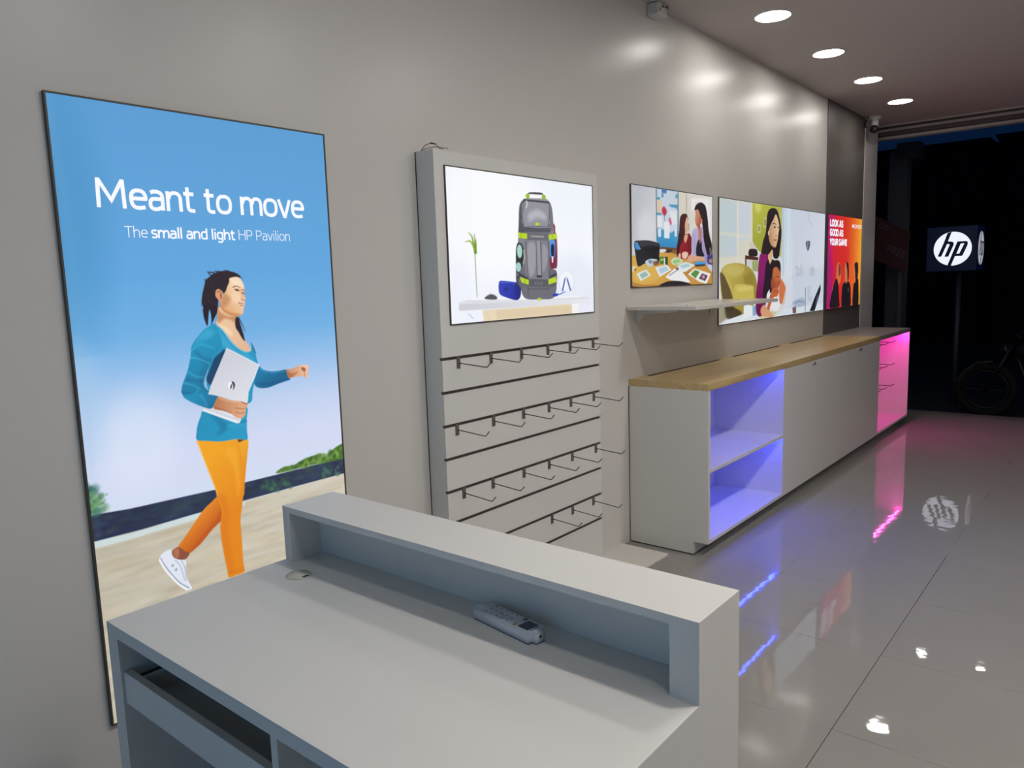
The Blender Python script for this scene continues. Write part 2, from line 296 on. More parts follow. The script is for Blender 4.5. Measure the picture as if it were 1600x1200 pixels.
["P",[170,104,64],[413.4,1106.3,422.5,1098.8,431.7,1091.3,420.3,1073.6,406,1067,398.1,1074.5,403.1,1095.9],9,1,0.45],
["P",[252,230,206],[436.3,1143.7,458.3,1145.1,469.3,1132.1,470.5,1123,450.9,1128.9,437.3,1132.8],8,1,0.6],
["P",[250,216,180],[432.6,1102.1,452.8,1105.1,459.6,1090.3,450.3,1076,435,1083.9],8,1,0.7],
["P",[214,150,110],[452,1117.9,473.9,1114.8,474.7,1100.8,475.8,1089.7,465.5,1088.2,462.6,1101.2],5,1,0.5],
["S",[60,34,32],[440.8,1122.2,450.6,1124.9,463.1,1120.9],[2.2,1],1,1],
["S",[44,26,26],[446.5,1115.5,452.9,1114.6,459,1111.5],[3.4,1.6],1,1],
["E",[40,24,28],[452.7,1112.4,3.1999999999999886,2.1000000000001364],1.2,1],
["S",[60,34,32],[469,1104.7,474.5,1103],[3,1.5],1.2,1],
["S",[90,50,40],[469,1114.9,474.5,1111.8],[1.6,1],1.2,1],
["S",[140,80,60],[464.2,1087.2,468.8,1084.1,473.7,1084.6],[2.2,1.5],1.2,1],
["S",[150,64,60],[454.4,1077.3,462.4,1075.5,472,1073.6],[2.6,1.6],1,1],
["S",[236,222,214],[457.4,1074.2,469.4,1072.3],[1.8,1.2],0.8,1],
["S",[160,70,64],[458.7,1070.5,469.9,1068.6],[2,1.4],1,1],
["P",[222,158,116],[385.3,1103.6,387.8,1114.2,395.8,1118.3,403.3,1115.9,407.9,1106.5,407.6,1093.9,402.8,1084.4,396.7,1085.3,390.7,1090.9,386.2,1097.1],1.2,1,1],
["S",[140,76,52],[391.9,1108.8,398.4,1112.1,403.2,1105.9,402.9,1094.1],[2.5,2],1.5,0.9],
["S",[120,62,44],[399.9,1103.1,401.1,1090.5],[2.5,2],1.5,0.9],
["P",[38,26,38],[400.7,1138.9,426.9,1149.2,430.3,1138.3,422.8,1124.1,417,1111.6,410.2,1106.4,405.5,1113.7,398.9,1118.2],2,1,1],
["S",[92,70,84],[371.2,1150,379.4,1135.7,383.5,1117.9],[1.2,1],1.5,0.7],
["S",[92,70,84],[362.1,1090.2,372.4,1079.1,385.4,1075],[1.2,1],1.5,0.7],
["P",[38,26,38],[442.1,1036.8,448.7,1035,453.5,1020.7,458,1001.9,462.5,983.1,464.3,966.5,455.7,976.1,447.1,993.4,439.4,1006.1,438.3,1021.6],1.2,1,1],
["S",[38,26,38],[450,1035.6,459.3,1016.6,468.3,993.8],[3.5,1],1.2,1],
["S",[38,26,38],[484.3,959,490.5,943.4,496,929.7],[2,1],1.2,1],
["P",[[28,148,190],[295.4,967.2],[20,124,166],[329.7,856.9]],[374.8,1020.7,359.2,1016.3,343.4,1007.8,327.1,992.9,310.9,977.2,302.1,961.4,298.9,942.2,293.4,921.6,286.4,901.2,277.3,881,268.6,864.4,263.8,843.9,271.5,825.9,288.5,812.8,309.6,800.1,331.2,790.1,343,785.4,355,799,365,816.7,350,828.9,332.5,845.7,328.3,862.5,336.4,881.3,349.2,905.2,362,929.2,379.7,945.7,392.8,962.7,388,995.7],1.2,1,1],
["P",[16,104,144],[307.1,955.6,322.6,943.6,343.6,927.3,358.7,925.9,341.4,902.4,321.3,929.5],6,1,0.5],
["P",[16,104,144],[321.8,893.7,345.1,902,330.2,862.2,336,843.5,357.2,824.3,342.7,833.5,318.3,854.7],7,1,0.55],
["P",[66,172,212],[339.2,1002.7,358.5,1008.5,373,1000.4,356.2,983.6,329.5,978.6,314.2,972.7],9,1,0.7],
["S",[96,196,232],[298.1,933.5,317.7,929.8,349.9,913],[3,2],3,0.7],
["S",[96,196,232],[301.3,952.6,328.5,968,368.8,953.9],[3,2],4,0.5],
["S",[80,186,228],[283.6,897.9,309.5,880.8,327.8,876.9],[3,2],3,0.6],
["S",[84,186,228],[271.8,867.6,299.9,857,317.3,844.1],[3,2],3,0.6],
["S",[14,88,140],[266,843.6,287,835.5,308,823.7],[4,2],3,0.7],
["S",[120,200,236],[290.6,815.4,297.2,827,309.6,841.5],[2.5,2],2,0.6],
["S",[110,196,236],[309.7,801.9,316.9,818.9,323.7,832.4],[2.5,2],2,0.5],
["S",[12,80,130],[281.7,877,308.4,868.5,330.5,865.8],[4,2],4,0.5],
["P",[[206,208,218],[400.9,921.8],[226,228,236],[447.8,766.7]],[405.6,951.6,504.7,892.7,486.8,856.6,465.3,825,459.3,791.7,427.2,730.2,416.3,733.8,319.4,785.1,328.3,799.2,348,849.2],0.9,0,1],
["S",[238,240,246],[319.4,785.1,367,760.4,420.3,733.2],[4,4],1,1],
["S",[170,176,190],[323.9,792.6,371.5,767.1,427,739.7],[1.2,1.2],1,1],
["S",[240,242,248],[405.5,950.7,504.7,892.7],[2,2],1,1],
["S",[240,242,248],[504.7,892.7,465,821.3],[2,2],1,1],
["E",[242,243,248],[410.7,843.2,10.300000000000011,11],1.2,1],
["P",[60,64,80],[412.9,854.8,420.6,851.3,422.6,841.7,419.5,834.7,414.3,830.1,416.8,840.6,414.2,846.5],1.2,1,1],
["P",[70,76,92],[410.2,847,413.8,842.1,410.7,835,406.7,834.8],1.2,1,1],
["P",[[26,140,182],[301.1,819.7],[18,112,154],[345.3,793.6]],[267.2,833.2,307.5,833.7,337.9,827.6,369.6,816.3,357.7,801.8,344.6,785.6,314.5,798.1,285.5,815],1.2,1,1],
["S",[110,190,226],[314.8,830.2,327,811.2,332.3,794.5],[2,2],2,0.6],
["P",[[186,122,84],[361.9,801.2],[222,166,128],[436.1,775.1]],[368.5,816.5,389.4,808.5,410.4,799.5,429.5,795.8,445.9,790.3,458.4,784.4,452.9,772.7,449.6,760.6,446.4,750.6,436.8,743.8,425.1,745.6,414.5,751.5,401.8,763.8,378.2,774.5,351.9,784.5,357.7,802.8],1.2,1,1],
["S",[246,200,160],[370.8,812.1,404.7,797.2,437.6,791.5],[3,2],2,0.7],
["S",[130,72,50],[416.7,777,435.9,772,449.3,771.1],[1.6,1.4],1.2,0.8],
["S",[130,72,50],[418.4,764.3,432.5,759,446,759.1],[1.6,1.4],1.2,0.8],
["S",[110,60,40],[437.6,792.6,448.3,785.8,456,782.6],[2,2],1.2,0.8],
["S",[130,72,50],[355.3,787.1,381.1,776.1,404.5,763.3],[3,2],2,0.6],
["S",[150,180,200],[7,1576.3,25.1,1207.2,14.1,502.9],[10,10],10,0.12]
]
ART_LB = [
["V",[[496.3,[240,244,252]],[249.7,[246,249,255]],[49.5,[240,243,252]]]],
["E",[232,236,250],[43.2,375.7,109.3,242.7],60,0.5],
["E",[252,253,255],[249.4,397.3,321.70000000000005,211.3],80,0.8],
["E",[226,230,244],[780.6,114.4,190.19999999999993,148.9],60,0.6],
["P",[232,216,186],[171.9,46.3,811,46.2,802.5,-7.5,181.1,2.1],3,0,1],
["P",[214,192,156],[250.6,42.6,777.9,40.1,770.1,3.2,253.7,6.3],9,0,0.5],
["P",[246,246,250],[758.8,48.3,811,46.2,805.5,1.4,760.8,-0.8],3,0,0.9],
["S",[200,186,160],[200.9,43.7,208.7,5.6],[3,3],3,0.6],
["P",[222,222,230],[47.9,80.1,107.9,88.4,832.1,77,896.9,68.8,896.1,46.6,47,49.8],1.5,0,1],
["P",[[206,206,214],[51.4,64.4],[232,232,240],[885.5,58.5]],[47.5,73.3,464.4,67.1,896.7,64.2,896.1,46.6,463.5,47.8,47,49.8],1.2,0,1],
["S",[250,250,253],[107.9,89.7,465,79.5,832.1,77],[6,6],2,0.8],
["P",[196,200,206],[91,37.6,100.3,37.1,127.2,16.7,117.8,17.2],2,0,0.8],
["P",[222,228,230],[114.1,83.1,169.1,83.6,167.7,76,114.6,75.6],2,1,0.8],
["S",[196,206,206],[116.7,79.3,166,79.3],[2,2],2,0.8],
["S",[120,130,80],[143.9,262.1,144.5,205.8,145.7,142.8,147.9,98.4],[4,3],2,0.9],
["S",[120,160,40],[145.8,262.1,139.7,287,130.3,317.8,112.6,332.1],[14,2],2.5,1],
["S",[100,140,40],[147.7,262.2,147.6,293.4,143.9,328.1],[14,2],2.5,1],
["S",[140,170,50],[144.3,268.4,130.7,293,115.5,302,94.2,298.5],[10,2],2.5,1],
["S",[110,150,40],[146.7,262.2,151.9,287.2,152.2,308.4],[9,2],2.5,1],
["P",[84,84,88],[187.8,89.3,204,99.7,223.9,104.9,248.6,100.2,261.2,91.3,258.8,84.2,222.8,84.2],1.5,1,1],
["S",[170,170,176],[202,99.2,225.9,104.8,251.5,98.8],[4,3],2,0.8],
["P",[[44,62,178],[316.2,125.9],[30,40,140],[394.2,96.9]],[276.4,150.4,302.2,153.9,359.3,148.9,401.8,142.7,409.6,123.6,406,93.2,390.1,78.1,366.4,77.6,314.4,89.5,282,100.5,272.7,117.2],1.2,1,1],
["P",[22,34,120],[376.1,144.6,401.8,141.4,409.4,120.2,404.9,93.2,388,79.5,376.3,104.2],3,1,0.7],
["S",[90,110,220],[286.5,147.6,338.2,148,371.8,143.3],[4,4],2,0.8],
["E",[26,36,130],[316,120.6,12.399999999999977,9.199999999999989],2,0.7],
["P",[120,40,70],[625.3,358.9,651.4,349.2,661.7,303.4,658,210.7,639.3,200.1,607,203.8,607.5,302.4],3,1,1],
["S",[150,30,40],[635.4,369.8,634.2,341.6],[30,30],3,1],
["S",[200,120,120],[658,331.7,660.6,275],[6,6],3,0.7],
["P",[[150,150,160],[480.7,421.6],[92,92,102],[535.2,120.5]],[452.4,476.1,483.3,479.4,585.7,483.2,611.2,475.2,629.2,453.4,635.1,422.3,638.2,380.4,641,331.3,621.2,316.7,611.7,260.3,607,203.8,652.3,189.3,652.7,139.1,641.2,96.3,613.6,74.2,533.2,74.3,453.7,77.2,421.2,92.7,406.3,123.7,382.5,144.4,380.5,191.4,391.3,258.2,402,325,407.3,391.5,414.2,444.7,433.5,467],2,1,1],
["P",[58,58,68],[433.5,465.6,416.2,441.5,408.8,378.3,404.8,338.3,437.3,339.3,438.8,372.8,427.7,412.3,435.8,445.9,451.9,465.4],3,1,0.7],
["P",[112,112,124],[614.5,469.9,631.2,443,637.9,373.4,621.3,348.3,599.2,358,608.9,421],3,1,0.9],
["P",[146,146,156],[449.7,465.3,602.8,471.9,608.9,421,599.9,375.5,445.2,369.7,432,412.5],3,1,1],
["P",[196,196,206],[469.3,414.3,526.3,437.4,583,419.8,582.1,399,524.7,403.3,479.1,387.8],14,1,0.7],
["S",[58,58,68],[443.4,469.6,527.7,470.1,610.9,469.6],[7,7],2,1],
["S",[60,60,70],[610.9,469.6,611.3,421.1,602.3,375.6],[4,4],2,0.8],
["S",[60,60,70],[447.5,463.2,432,412.5,438.8,372.8],[4,4],2,0.8],
["P",[84,84,94],[436.5,368.7,616.4,372.6,615.4,348.1,437.5,344.7],2,0,1],
["S",[180,180,186],[439.7,367.5,523.1,365.8,613.8,369],[3,3],1.5,0.8],
["P",[104,104,114],[438.6,344.7,605.8,345.7,604.5,314.9,440.4,312.5],2,0,1],
["S",[190,190,170],[485.4,329.2,567.5,329.3],[6,6],2,0.7],
["P",[126,124,134],[440.2,309.2,602,312.8,597.8,154.4,457.4,156.7,439,190.9],3,0,1],
["P",[176,174,184],[464,299.6,514.2,293.7,503.9,190.5,469.1,170.2,454.2,231.7],10,1,0.6],
["P",[170,168,178],[560.2,294.5,594.5,274.1,586.2,218,555.7,190.1],9,1,0.6],
["S",[70,70,80],[448.8,306,454.2,231.7,457.4,156.7],[4,4],2,0.8],
["S",[70,70,80],[599.6,312.7,601,232,597.8,154.4],[4,4],2,0.8],
["P",[150,150,160],[516.1,310.9,545.8,309.4,546.6,169.2,516.6,168.2],2,0,1],
["S",[66,66,76],[517.1,307.4,518.9,169.5],[4,4],1.5,1],
["S",[66,66,76],[545.7,306.7,548.9,169.2],[4,4],1.5,1],
["S",[44,44,52],[518.9,168.2,546.5,167.8],[8,8],2,1],
["P",[88,88,98],[459.7,159.4,592.9,153,596.5,124.6,460.7,131.9],2,0,1],
["S",[150,150,158],[504.2,146.2,503.7,135.1],[3,3],1.5,1],
["S",[150,150,158],[519,145.9,518.5,134.8],[3,3],1.5,1],
["S",[150,150,158],[534,144.9,533.5,133.8],[3,3],1.5,1],
["S",[150,150,158],[549,144.7,548.6,133.5],[3,3],1.5,1],
["P",[108,108,118],[417.5,130.2,456.1,129.3,606,121.6,649.7,124.8,638.6,92.8,611.3,75.7,453.8,79.9,421.4,96.1],3,1,1],
["S",[60,60,70],[456.1,129.3,456.3,84.6],[4,4],2,0.7],
["S",[60,60,70],[455.6,119,599.7,115.3],[4,4],2,0.5],
["S",[50,50,58],[403.2,171,386.4,157.8,400.9,123.8],[12,6],3,0.8],
["S",[40,40,48],[607.8,164.9,651.8,176.4],[6,6],2,1],
["S",[40,40,48],[403.6,179.1,457.4,156.7],[6,6],2,1],
["P",[186,214,40],[400.7,342.2,459.2,338.6,458.2,317,401.8,321],1.5,0,1],
["P",[186,214,40],[600.7,337.2,661,345.9,661.3,323.3,604.5,314.9],1.5,0,1],
["P",[186,214,40],[403,167,461.8,155.2,460.8,134.7,415,145.2],1.5,0,1],
["P",[186,214,40],[593,154.5,648.9,165,652.9,143.4,594.5,133.2],1.5,0,1],
["S",[120,150,20],[419.9,338.8,421.2,321.5],[4,4],1.5,0.7],
["S",[120,150,20],[435.4,160.4,436.8,142],[4,4],1.5,0.7],
["S",[120,150,20],[629.3,339.4,631,322.5],[4,4],1.5,0.7],
["P",[186,214,40],[514.8,383.9,539.9,384.9,539.4,373.9,514.3,373],1.5,0,1],
["P",[186,214,40],[517.3,80.4,540.4,79.6,539.9,68.4,516.8,69.3],1.5,0,1],
["P",[70,70,78],[470.7,493.3,484.4,502.2,557.8,506,572.5,498.8,558.6,497.9,484.1,495.5],2,1,1],
["E",[150,190,40],[469.3,486.5,13.300000000000011,9.300000000000011],2,1],
["E",[150,190,40],[576.7,489.5,14,9.600000000000023],2,1],
["S",[230,232,226],[460.7,467.3,464.5,454.2,457.2,439.1],[5,4],1.5,1],
["P",[40,44,50],[394.3,298.2,420.1,298.7,434.1,272.1,427.2,218.1,403.8,184.5,384.8,191.4,383.8,258.1],2,1,1],
["E",[170,214,206],[407.9,268.4,16.200000000000045,26.799999999999983],2.5,1],
["E",[168,210,206],[398.4,206,16.200000000000045,18.80000000000001],2.5,1],
["S",[240,240,190],[434.1,272.1,437.2,245.1,427.2,218.1],[4,3],2,1],
["P",[80,150,226],[616.5,318,640.5,318.5,647.1,303.1,645.4,260.6,635.1,244.9,615.9,244.8,609.3,260.2,611.1,302.4],1.5,1,1],
["P",[20,30,70],[619.1,295.6,639.6,295.9,637.9,253.4,618.6,253.3],2,1,1],
["S",[235,240,250],[626.7,244.8,626,227.8],[11,9],2,1],
["S",[46,80,190],[628.6,85.9,665.5,89.8,703.2,98.1,735.4,111.8,753,137.2],[5,2],2,0.9],
["P",[40,60,180],[626.5,93.1,659.5,94.3,655.4,84.3,626.1,82.4],2,1,1],
["E",[214,220,234],[724,145,61.60000000000002,48.2],4,0.5],
["E",[246,248,254],[724,145,53.799999999999955,43.8],4,0.8],
["S",[40,60,170],[711.6,152.5,701.8,127.2,693.5,105.6],[8,8],2,1],
["S",[40,60,170],[730.6,152.2,742.3,126.3,751.9,106.2],[8,8],2,1],
["S",[110,120,150],[711.7,155.4,720.8,161.1,730.6,152.2],[3,3],1.5,1]
]
ART_Q1 = [
["V",[[505.1,[206,206,212]],[-8.4,[214,214,218]]]],
["P",[[196,198,206],[32.8,401.9],[214,216,222],[207.7,312.7]],[-2.3,517.5,259.6,518.2,264,214.3,0.6,209.8],3,0,1],
["E",[226,227,232],[157.2,301.1,91.4,88.60000000000002],40,0.7],
["P",[[66,158,206],[375.1,267.5],[54,140,196],[374.7,216.1]],[267.8,516.4,509.8,516.2,503.6,207.8,268.1,208.3],2,0,1],
["P",[[222,224,234],[377,471.4],[228,228,238],[397.8,370.8]],[272,516.7,504.1,515.8,499.6,312.7,419,289.3,321.9,306.7,269.4,314.9],8,0,0.9],
["P",[226,206,176],[269.1,457,323.6,460.4,318.6,392.3,270.4,389.9],3,0,1],
["P",[40,90,170],[318.9,515.2,377.4,514.4,372.9,496.4,323.9,495.5],4,0,0.8],
["P",[60,150,190],[267.2,469.3,302.6,471.6,302.5,460.6,267.1,458.4],3,0,1],
["P",[60,150,190],[266.2,389.7,317.5,389.8,317.4,379.7,266.1,379.8],3,0,1],
["P",[60,150,190],[318.6,492.7,339.8,494.1,339.6,474,318.4,472.6],3,0,1],
["P",[60,150,190],[398.4,439.7,503.7,444.2,500.2,417,475.5,426.1,420.1,428.2],4,0,0.9],
["P",[60,150,190],[476,498.3,500.6,500,500.5,479.3,475.8,477.7],4,0,0.8],
["P",[196,54,84],[323,412.7,346.6,426.6,376.4,405.4,367.6,384.6,343.9,378.4,324.9,392.7],4,1,1],
["S",[60,90,150],[350.4,378.7,352.2,353.5],[6,4],4,1],
["P",[206,84,110],[399.9,365.7,430.7,372.2,436,341.5,408.4,332.7],5,1,0.85],
["P",[236,238,244],[270.2,372.5,322.6,373.4,322,316.8,269.4,312.4],3,0,1],
["P",[238,240,246],[345.7,345.6,408.5,345.6,405.6,259,347,259.6],3,0,1],
["P",[232,236,242],[275.6,307.6,311.3,308.8,310.8,265.8,281.3,264],3,0,1],
["P",[232,234,244],[465.8,311.6,495.1,312.5,492.6,270.6,465.6,270.9],3,0,1],
["P",[236,238,244],[409,407.1,486.6,408.5,493,338.6,441.5,331.4,415.3,371.5],5,0,0.9],
["S",[90,92,100],[259.6,518.2,264.4,244.5],[7,7],2,1],
["S",[110,110,120],[507.5,517,508.5,271],[9,9],2,1],
["P",[[222,216,204],[555,430.4],[232,228,222],[923.6,450.6]],[514.3,516.5,949.3,522.1,952.8,111.6,512.6,165.6],2,0,1],
["S",[206,198,184],[608.7,504.7,608.5,417.4],[16,16],5,1],
["S",[170,140,110],[606.3,496.6,611,470.5,606.2,422.6],[5,5],4,0.7],
["P",[246,246,248],[666.7,490,923.2,503.6,938.1,282.3,885.3,337,846,446.3,795.3,476.4,721.1,471.9,709,422.7,666.7,420.5],6,0,0.8],
["S",[206,206,214],[903.7,499.6,927.5,282],[6,6],5,0.8],
["P",[110,70,50],[299.7,212.3,508.2,208.9,508,176.1,299.3,184.4],3,0,1],
["P",[150,100,60],[268,196.7,502.4,197.2,502.3,165.5,267.6,168.9],3,0,0.8],
["P",[[222,174,78],[114.5,113.5],[206,150,66],[721.8,29.2]],[-2.2,161.9,66.6,167.2,299.3,183.4,440.4,180.7,530.9,160.4,952.5,140.2,953.7,-0.6,-5.6,-2.2],3,0,1],
["P",[232,190,96],[26.8,99.2,246.1,113.2,330,61.6,162.9,23.6,25.8,45.7],14,1,0.6],
["P",[190,120,50],[553.7,80.3,648.5,95.9,648.5,63.2,600.7,58.3],5,1,0.7],
["P",[196,132,58],[873.7,111.7,952.7,123,953.7,2.2,913.4,54.6],6,0,0.7],
["S",[160,100,50],[-5,26.9,112.7,9.7,297.3,5.5],[9,9],4,0.7],
["P",[90,40,30],[-5.3,14.8,122.4,-0.5,122.3,-10.4,-5.7,-7.1],4,0,0.8],
["P",[226,228,232],[294.2,199.6,352.9,201.4,374.4,190.4,320.5,180.6,294.1,184.3],3,0,1],
["P",[50,40,40],[374.5,194.5,418.3,198.7,440.5,193.8,396.2,182.9,369,184.1],3,1,1],
["P",[[34,36,42],[85.9,162.5],[20,20,26],[247.1,188.9]],[31.4,232,87.3,240.5,176.4,242.5,268.4,233.5,297.6,219.9,290.8,174.2,286,128.4,235.8,120.8,144.4,125.8,84.9,109.7,57.9,118.5,38,181.5],2,1,1],
["P",[60,62,72],[58.1,232.6,176.3,241,278.8,229.7,294.4,214.8,186.1,217.9,101.4,211.5],5,1,0.8],
["P",[70,150,214],[31.3,229.6,58.1,232.6,98.2,197.8,76.7,192.6,43.1,197],2,0,1],
["S",[10,10,12],[101.1,194.4,289,204.6],[6,6],3,1],
["P",[206,216,226],[139.6,133.2,195.2,148.3,256.9,146.1,267.3,138.5,215.1,113.3,174.3,108.4],3,1,1],
["P",[140,90,80],[220.5,133.4,277.7,138.5,283.8,118.2,235.7,113.2],4,1,0.9],
["P",[90,130,150],[169.7,138.3,215.5,140.9,194.8,120.8],3,1,0.8],
["P",[70,130,50],[290.6,157.9,337.4,161.3,341.3,123.3,298.6,119.2],3,0,1],
["P",[190,214,110],[304.2,148.8,333,150,332.9,138.7,305.2,137.6],3,0,0.9],
["P",[40,70,36],[343.9,158.2,385.1,161.6,386.8,110.3,346.6,110.4],3,0,1],
["P",[240,240,240],[341.7,154.1,354.6,154.2,356.4,112.9,345.5,111.9],2,0,1],
["P",[240,240,240],[50.3,72.2,148.9,93.6,199,63.1,93.4,33.8],2.5,0,1],
["P",[140,180,170],[79.3,69.5,143.8,83.7,175.6,63.4,103.4,44.5],4,0,0.8],
["P",[204,190,110],[89.7,103.7,164.3,113.4,199.5,98.3,123.9,88.8],4,0,0.8],
["P",[238,242,246],[246,103.1,373.8,118.1,428.6,89.2,292.5,52.8],2.5,0,1],
["P",[160,196,220],[277.2,97.9,362.8,110.3,400.9,89.4,303.3,67],5,0,0.7],
["P",[206,226,190],[429,144.1,473.9,157.4,554,144.6,553.9,123.2,462.3,115.3,426.7,128.5],3,1,1],
["P",[150,196,110],[445.7,138.9,507.9,147,536.6,133.8,462.4,123.2],4,1,0.8],
["P",[232,240,242],[484.9,107.4,600.8,133.9,715.5,114.9,600.7,77.3,530.5,72.5],3,0,1],
["P",[150,200,206],[519.2,109.9,624.6,125.9,660.6,109.5,565.5,96.4],5,0,0.7],
["P",[246,246,248],[356.8,50.9,462.2,96.9,553.7,77.7,660.5,16.5,553.5,18.6,417,34.3],3,0,1],
["S",[60,60,80],[400.6,58.1,484.8,83.6],[4,4],3,0.8],
["P",[120,60,90],[479.2,99.5,507.7,104.6,513.3,86,484.8,86.2],4,0,0.8],
["P",[244,244,244],[624.5,63.5,709.3,95.6,926.6,63,867.8,4,771.7,17.2],2.5,0,1],
["P",[90,150,60],[660.6,63.1,715.5,87.3,777.8,75.7,721.7,37.5],3,0,1],
["P",[100,60,90],[765.4,36.8,809.6,67.1,884.5,52.1,848.3,20.3],3,0,1],
["P",[220,190,200],[803.3,50.3,835.2,58.3,848.2,38.4,816.1,33.3],4,0,0.8],
["P",[70,160,220],[690.9,128.6,796.6,137,873.6,128.7,847.8,114.6,721.6,112.1],3,0,1],
["P",[40,40,60],[709.3,117.6,847.8,120.2,847.8,109,721.6,105.5],3,0,0.8],
["P",[30,26,34],[292,3.1,340.3,20.1,405.9,28.2,507.3,27.5,600.6,17.7,660.5,2.8,484.3,0.2],3,1,1],
["P",[232,226,206],[6.1,108.9,41.4,111.2,45.7,84.5,7.5,82.3],3,0,1],
["P",[170,120,40],[24.9,99.2,50.8,96.6,45.7,84.5,26.6,85.6],3,0,1],
["P",[[150,26,38],[554.3,219.2],[120,16,30],[648.6,188.3]],[508.4,250,537.1,271.8,601.2,289.5,648.7,285.5,672.7,264.5,675.1,221.2,666.6,177.6,624.6,150.2,554,149.9,502.3,165.5,485.4,202.2],2,1,1],
["P",[226,170,140],[571.9,278,624.8,284.8,607,246.8,589.3,241.1],3,1,1],
["P",[[232,190,164],[624.9,354.4],[220,170,140],[601.2,316.1]],[589.7,384.7,619.1,386.1,627.3,365.1,639.2,344.2,634.4,322.6,618.9,303.4,589.5,291.8,572,315.2],2,1,1],
["P",[[72,32,30],[554.7,351.5],[50,22,26],[531.2,218.8]],[589.7,400.6,554.9,394.7,531.8,376.8,522.5,339.7,517.8,297.6,502.7,249.9,491.1,197.1,494.3,165.5,513.7,165.6,531.2,218.8,571.8,262.1,589.5,294.5,587.2,336.9,601.4,369.3,615.5,388.6,610.8,398.5],2.5,1,1],
["S",[80,36,30],[615.5,391.2,629.7,370.6],[6,4],3,1],
["S",[60,26,26],[634.4,344,639.1,306.7],[4,3],3,0.8],
["P",[120,20,34],[630.8,295.7,666.7,275.2,660.6,242.6,636.7,263.6],3,1,0.8],
["P",[[190,180,214],[721.4,276.6],[160,150,196],[873.2,190.8]],[678.7,297.1,721.3,325.7,795.8,333.8,872.4,325.3,912.2,225.2,952.3,168.8,953.1,77.1,873.7,111.7,821.9,151.1,796.6,139.8,721.6,150.6,672.7,188.5],2,1,1],
["P",[28,26,44],[752.3,255.5,796.1,256.5,809,201.2,834.7,167.9,746.3,161.8,727.7,200.1],3,1,1],
["P",[196,116,92],[758.3,332.4,802.2,311.9,789.9,245.3,768.5,250.3],5,1,0.8],
["P",[[206,140,110],[739.7,386.2],[176,90,70],[777,355]],[721.2,428.7,770.5,442.2,801.9,400,805.8,372.7,783.2,349.8,780.8,322.2,746,332,726.2,347.6,713.9,374.2,721.2,396.2],2,1,1],
["P",[[36,24,28],[820.9,389.9],[28,18,24],[886,224.7]],[709,425.4,721.2,450.3,758,468.7,801.6,473.5,846,460.1,865.3,430.8,882.4,381.5,893.1,326,911.7,281.6,938.4,237,936.2,191.5,912.6,157.2,873.3,179.5,847.2,224.1,827.8,268.3,821.2,312.5,808.4,350.8,798.2,383.4,776.8,409.8,751.9,433],2.5,1,1],
["E",[214,140,110],[800.8,367,10,14.300000000000011],3,1],
["S",[170,160,206],[682.4,291.8,687.2,248.6,682.4,199.5],[10,10],5,0.7],
["S",[120,100,160],[709.1,287.2,714.1,232.8,709.3,178],[4,4],4,0.7],
["P",[224,170,140],[615.1,144.8,648.6,172,721.6,167.1,821.9,162.3,834.8,145.5,721.6,139.6,648.5,131.3],3,1,1],
["P",[240,200,180],[554.1,181.9,601,190.4,630.6,177.3,600.9,150.1,559.8,155.3],4,1,1],
["P",[236,190,170],[508,170.9,531,181.7,536.6,155.1,513.6,152.4],3,1,1],
["P",[60,60,130],[879.9,168.3,949.6,174.5,950.1,111.6,886.7,123],4,1,1],
["P",[206,150,120],[899.6,145.7,949.8,151.6,950,128.7,906.3,128.7],4,1,0.8],
["P",[206,210,236],[873.7,117.4,950.1,111.6,950.4,77.1,913.2,83.1],4,1,1],
["S",[236,238,244],[912.2,213.9,920.4,174.2],[6,4],3,1]
]
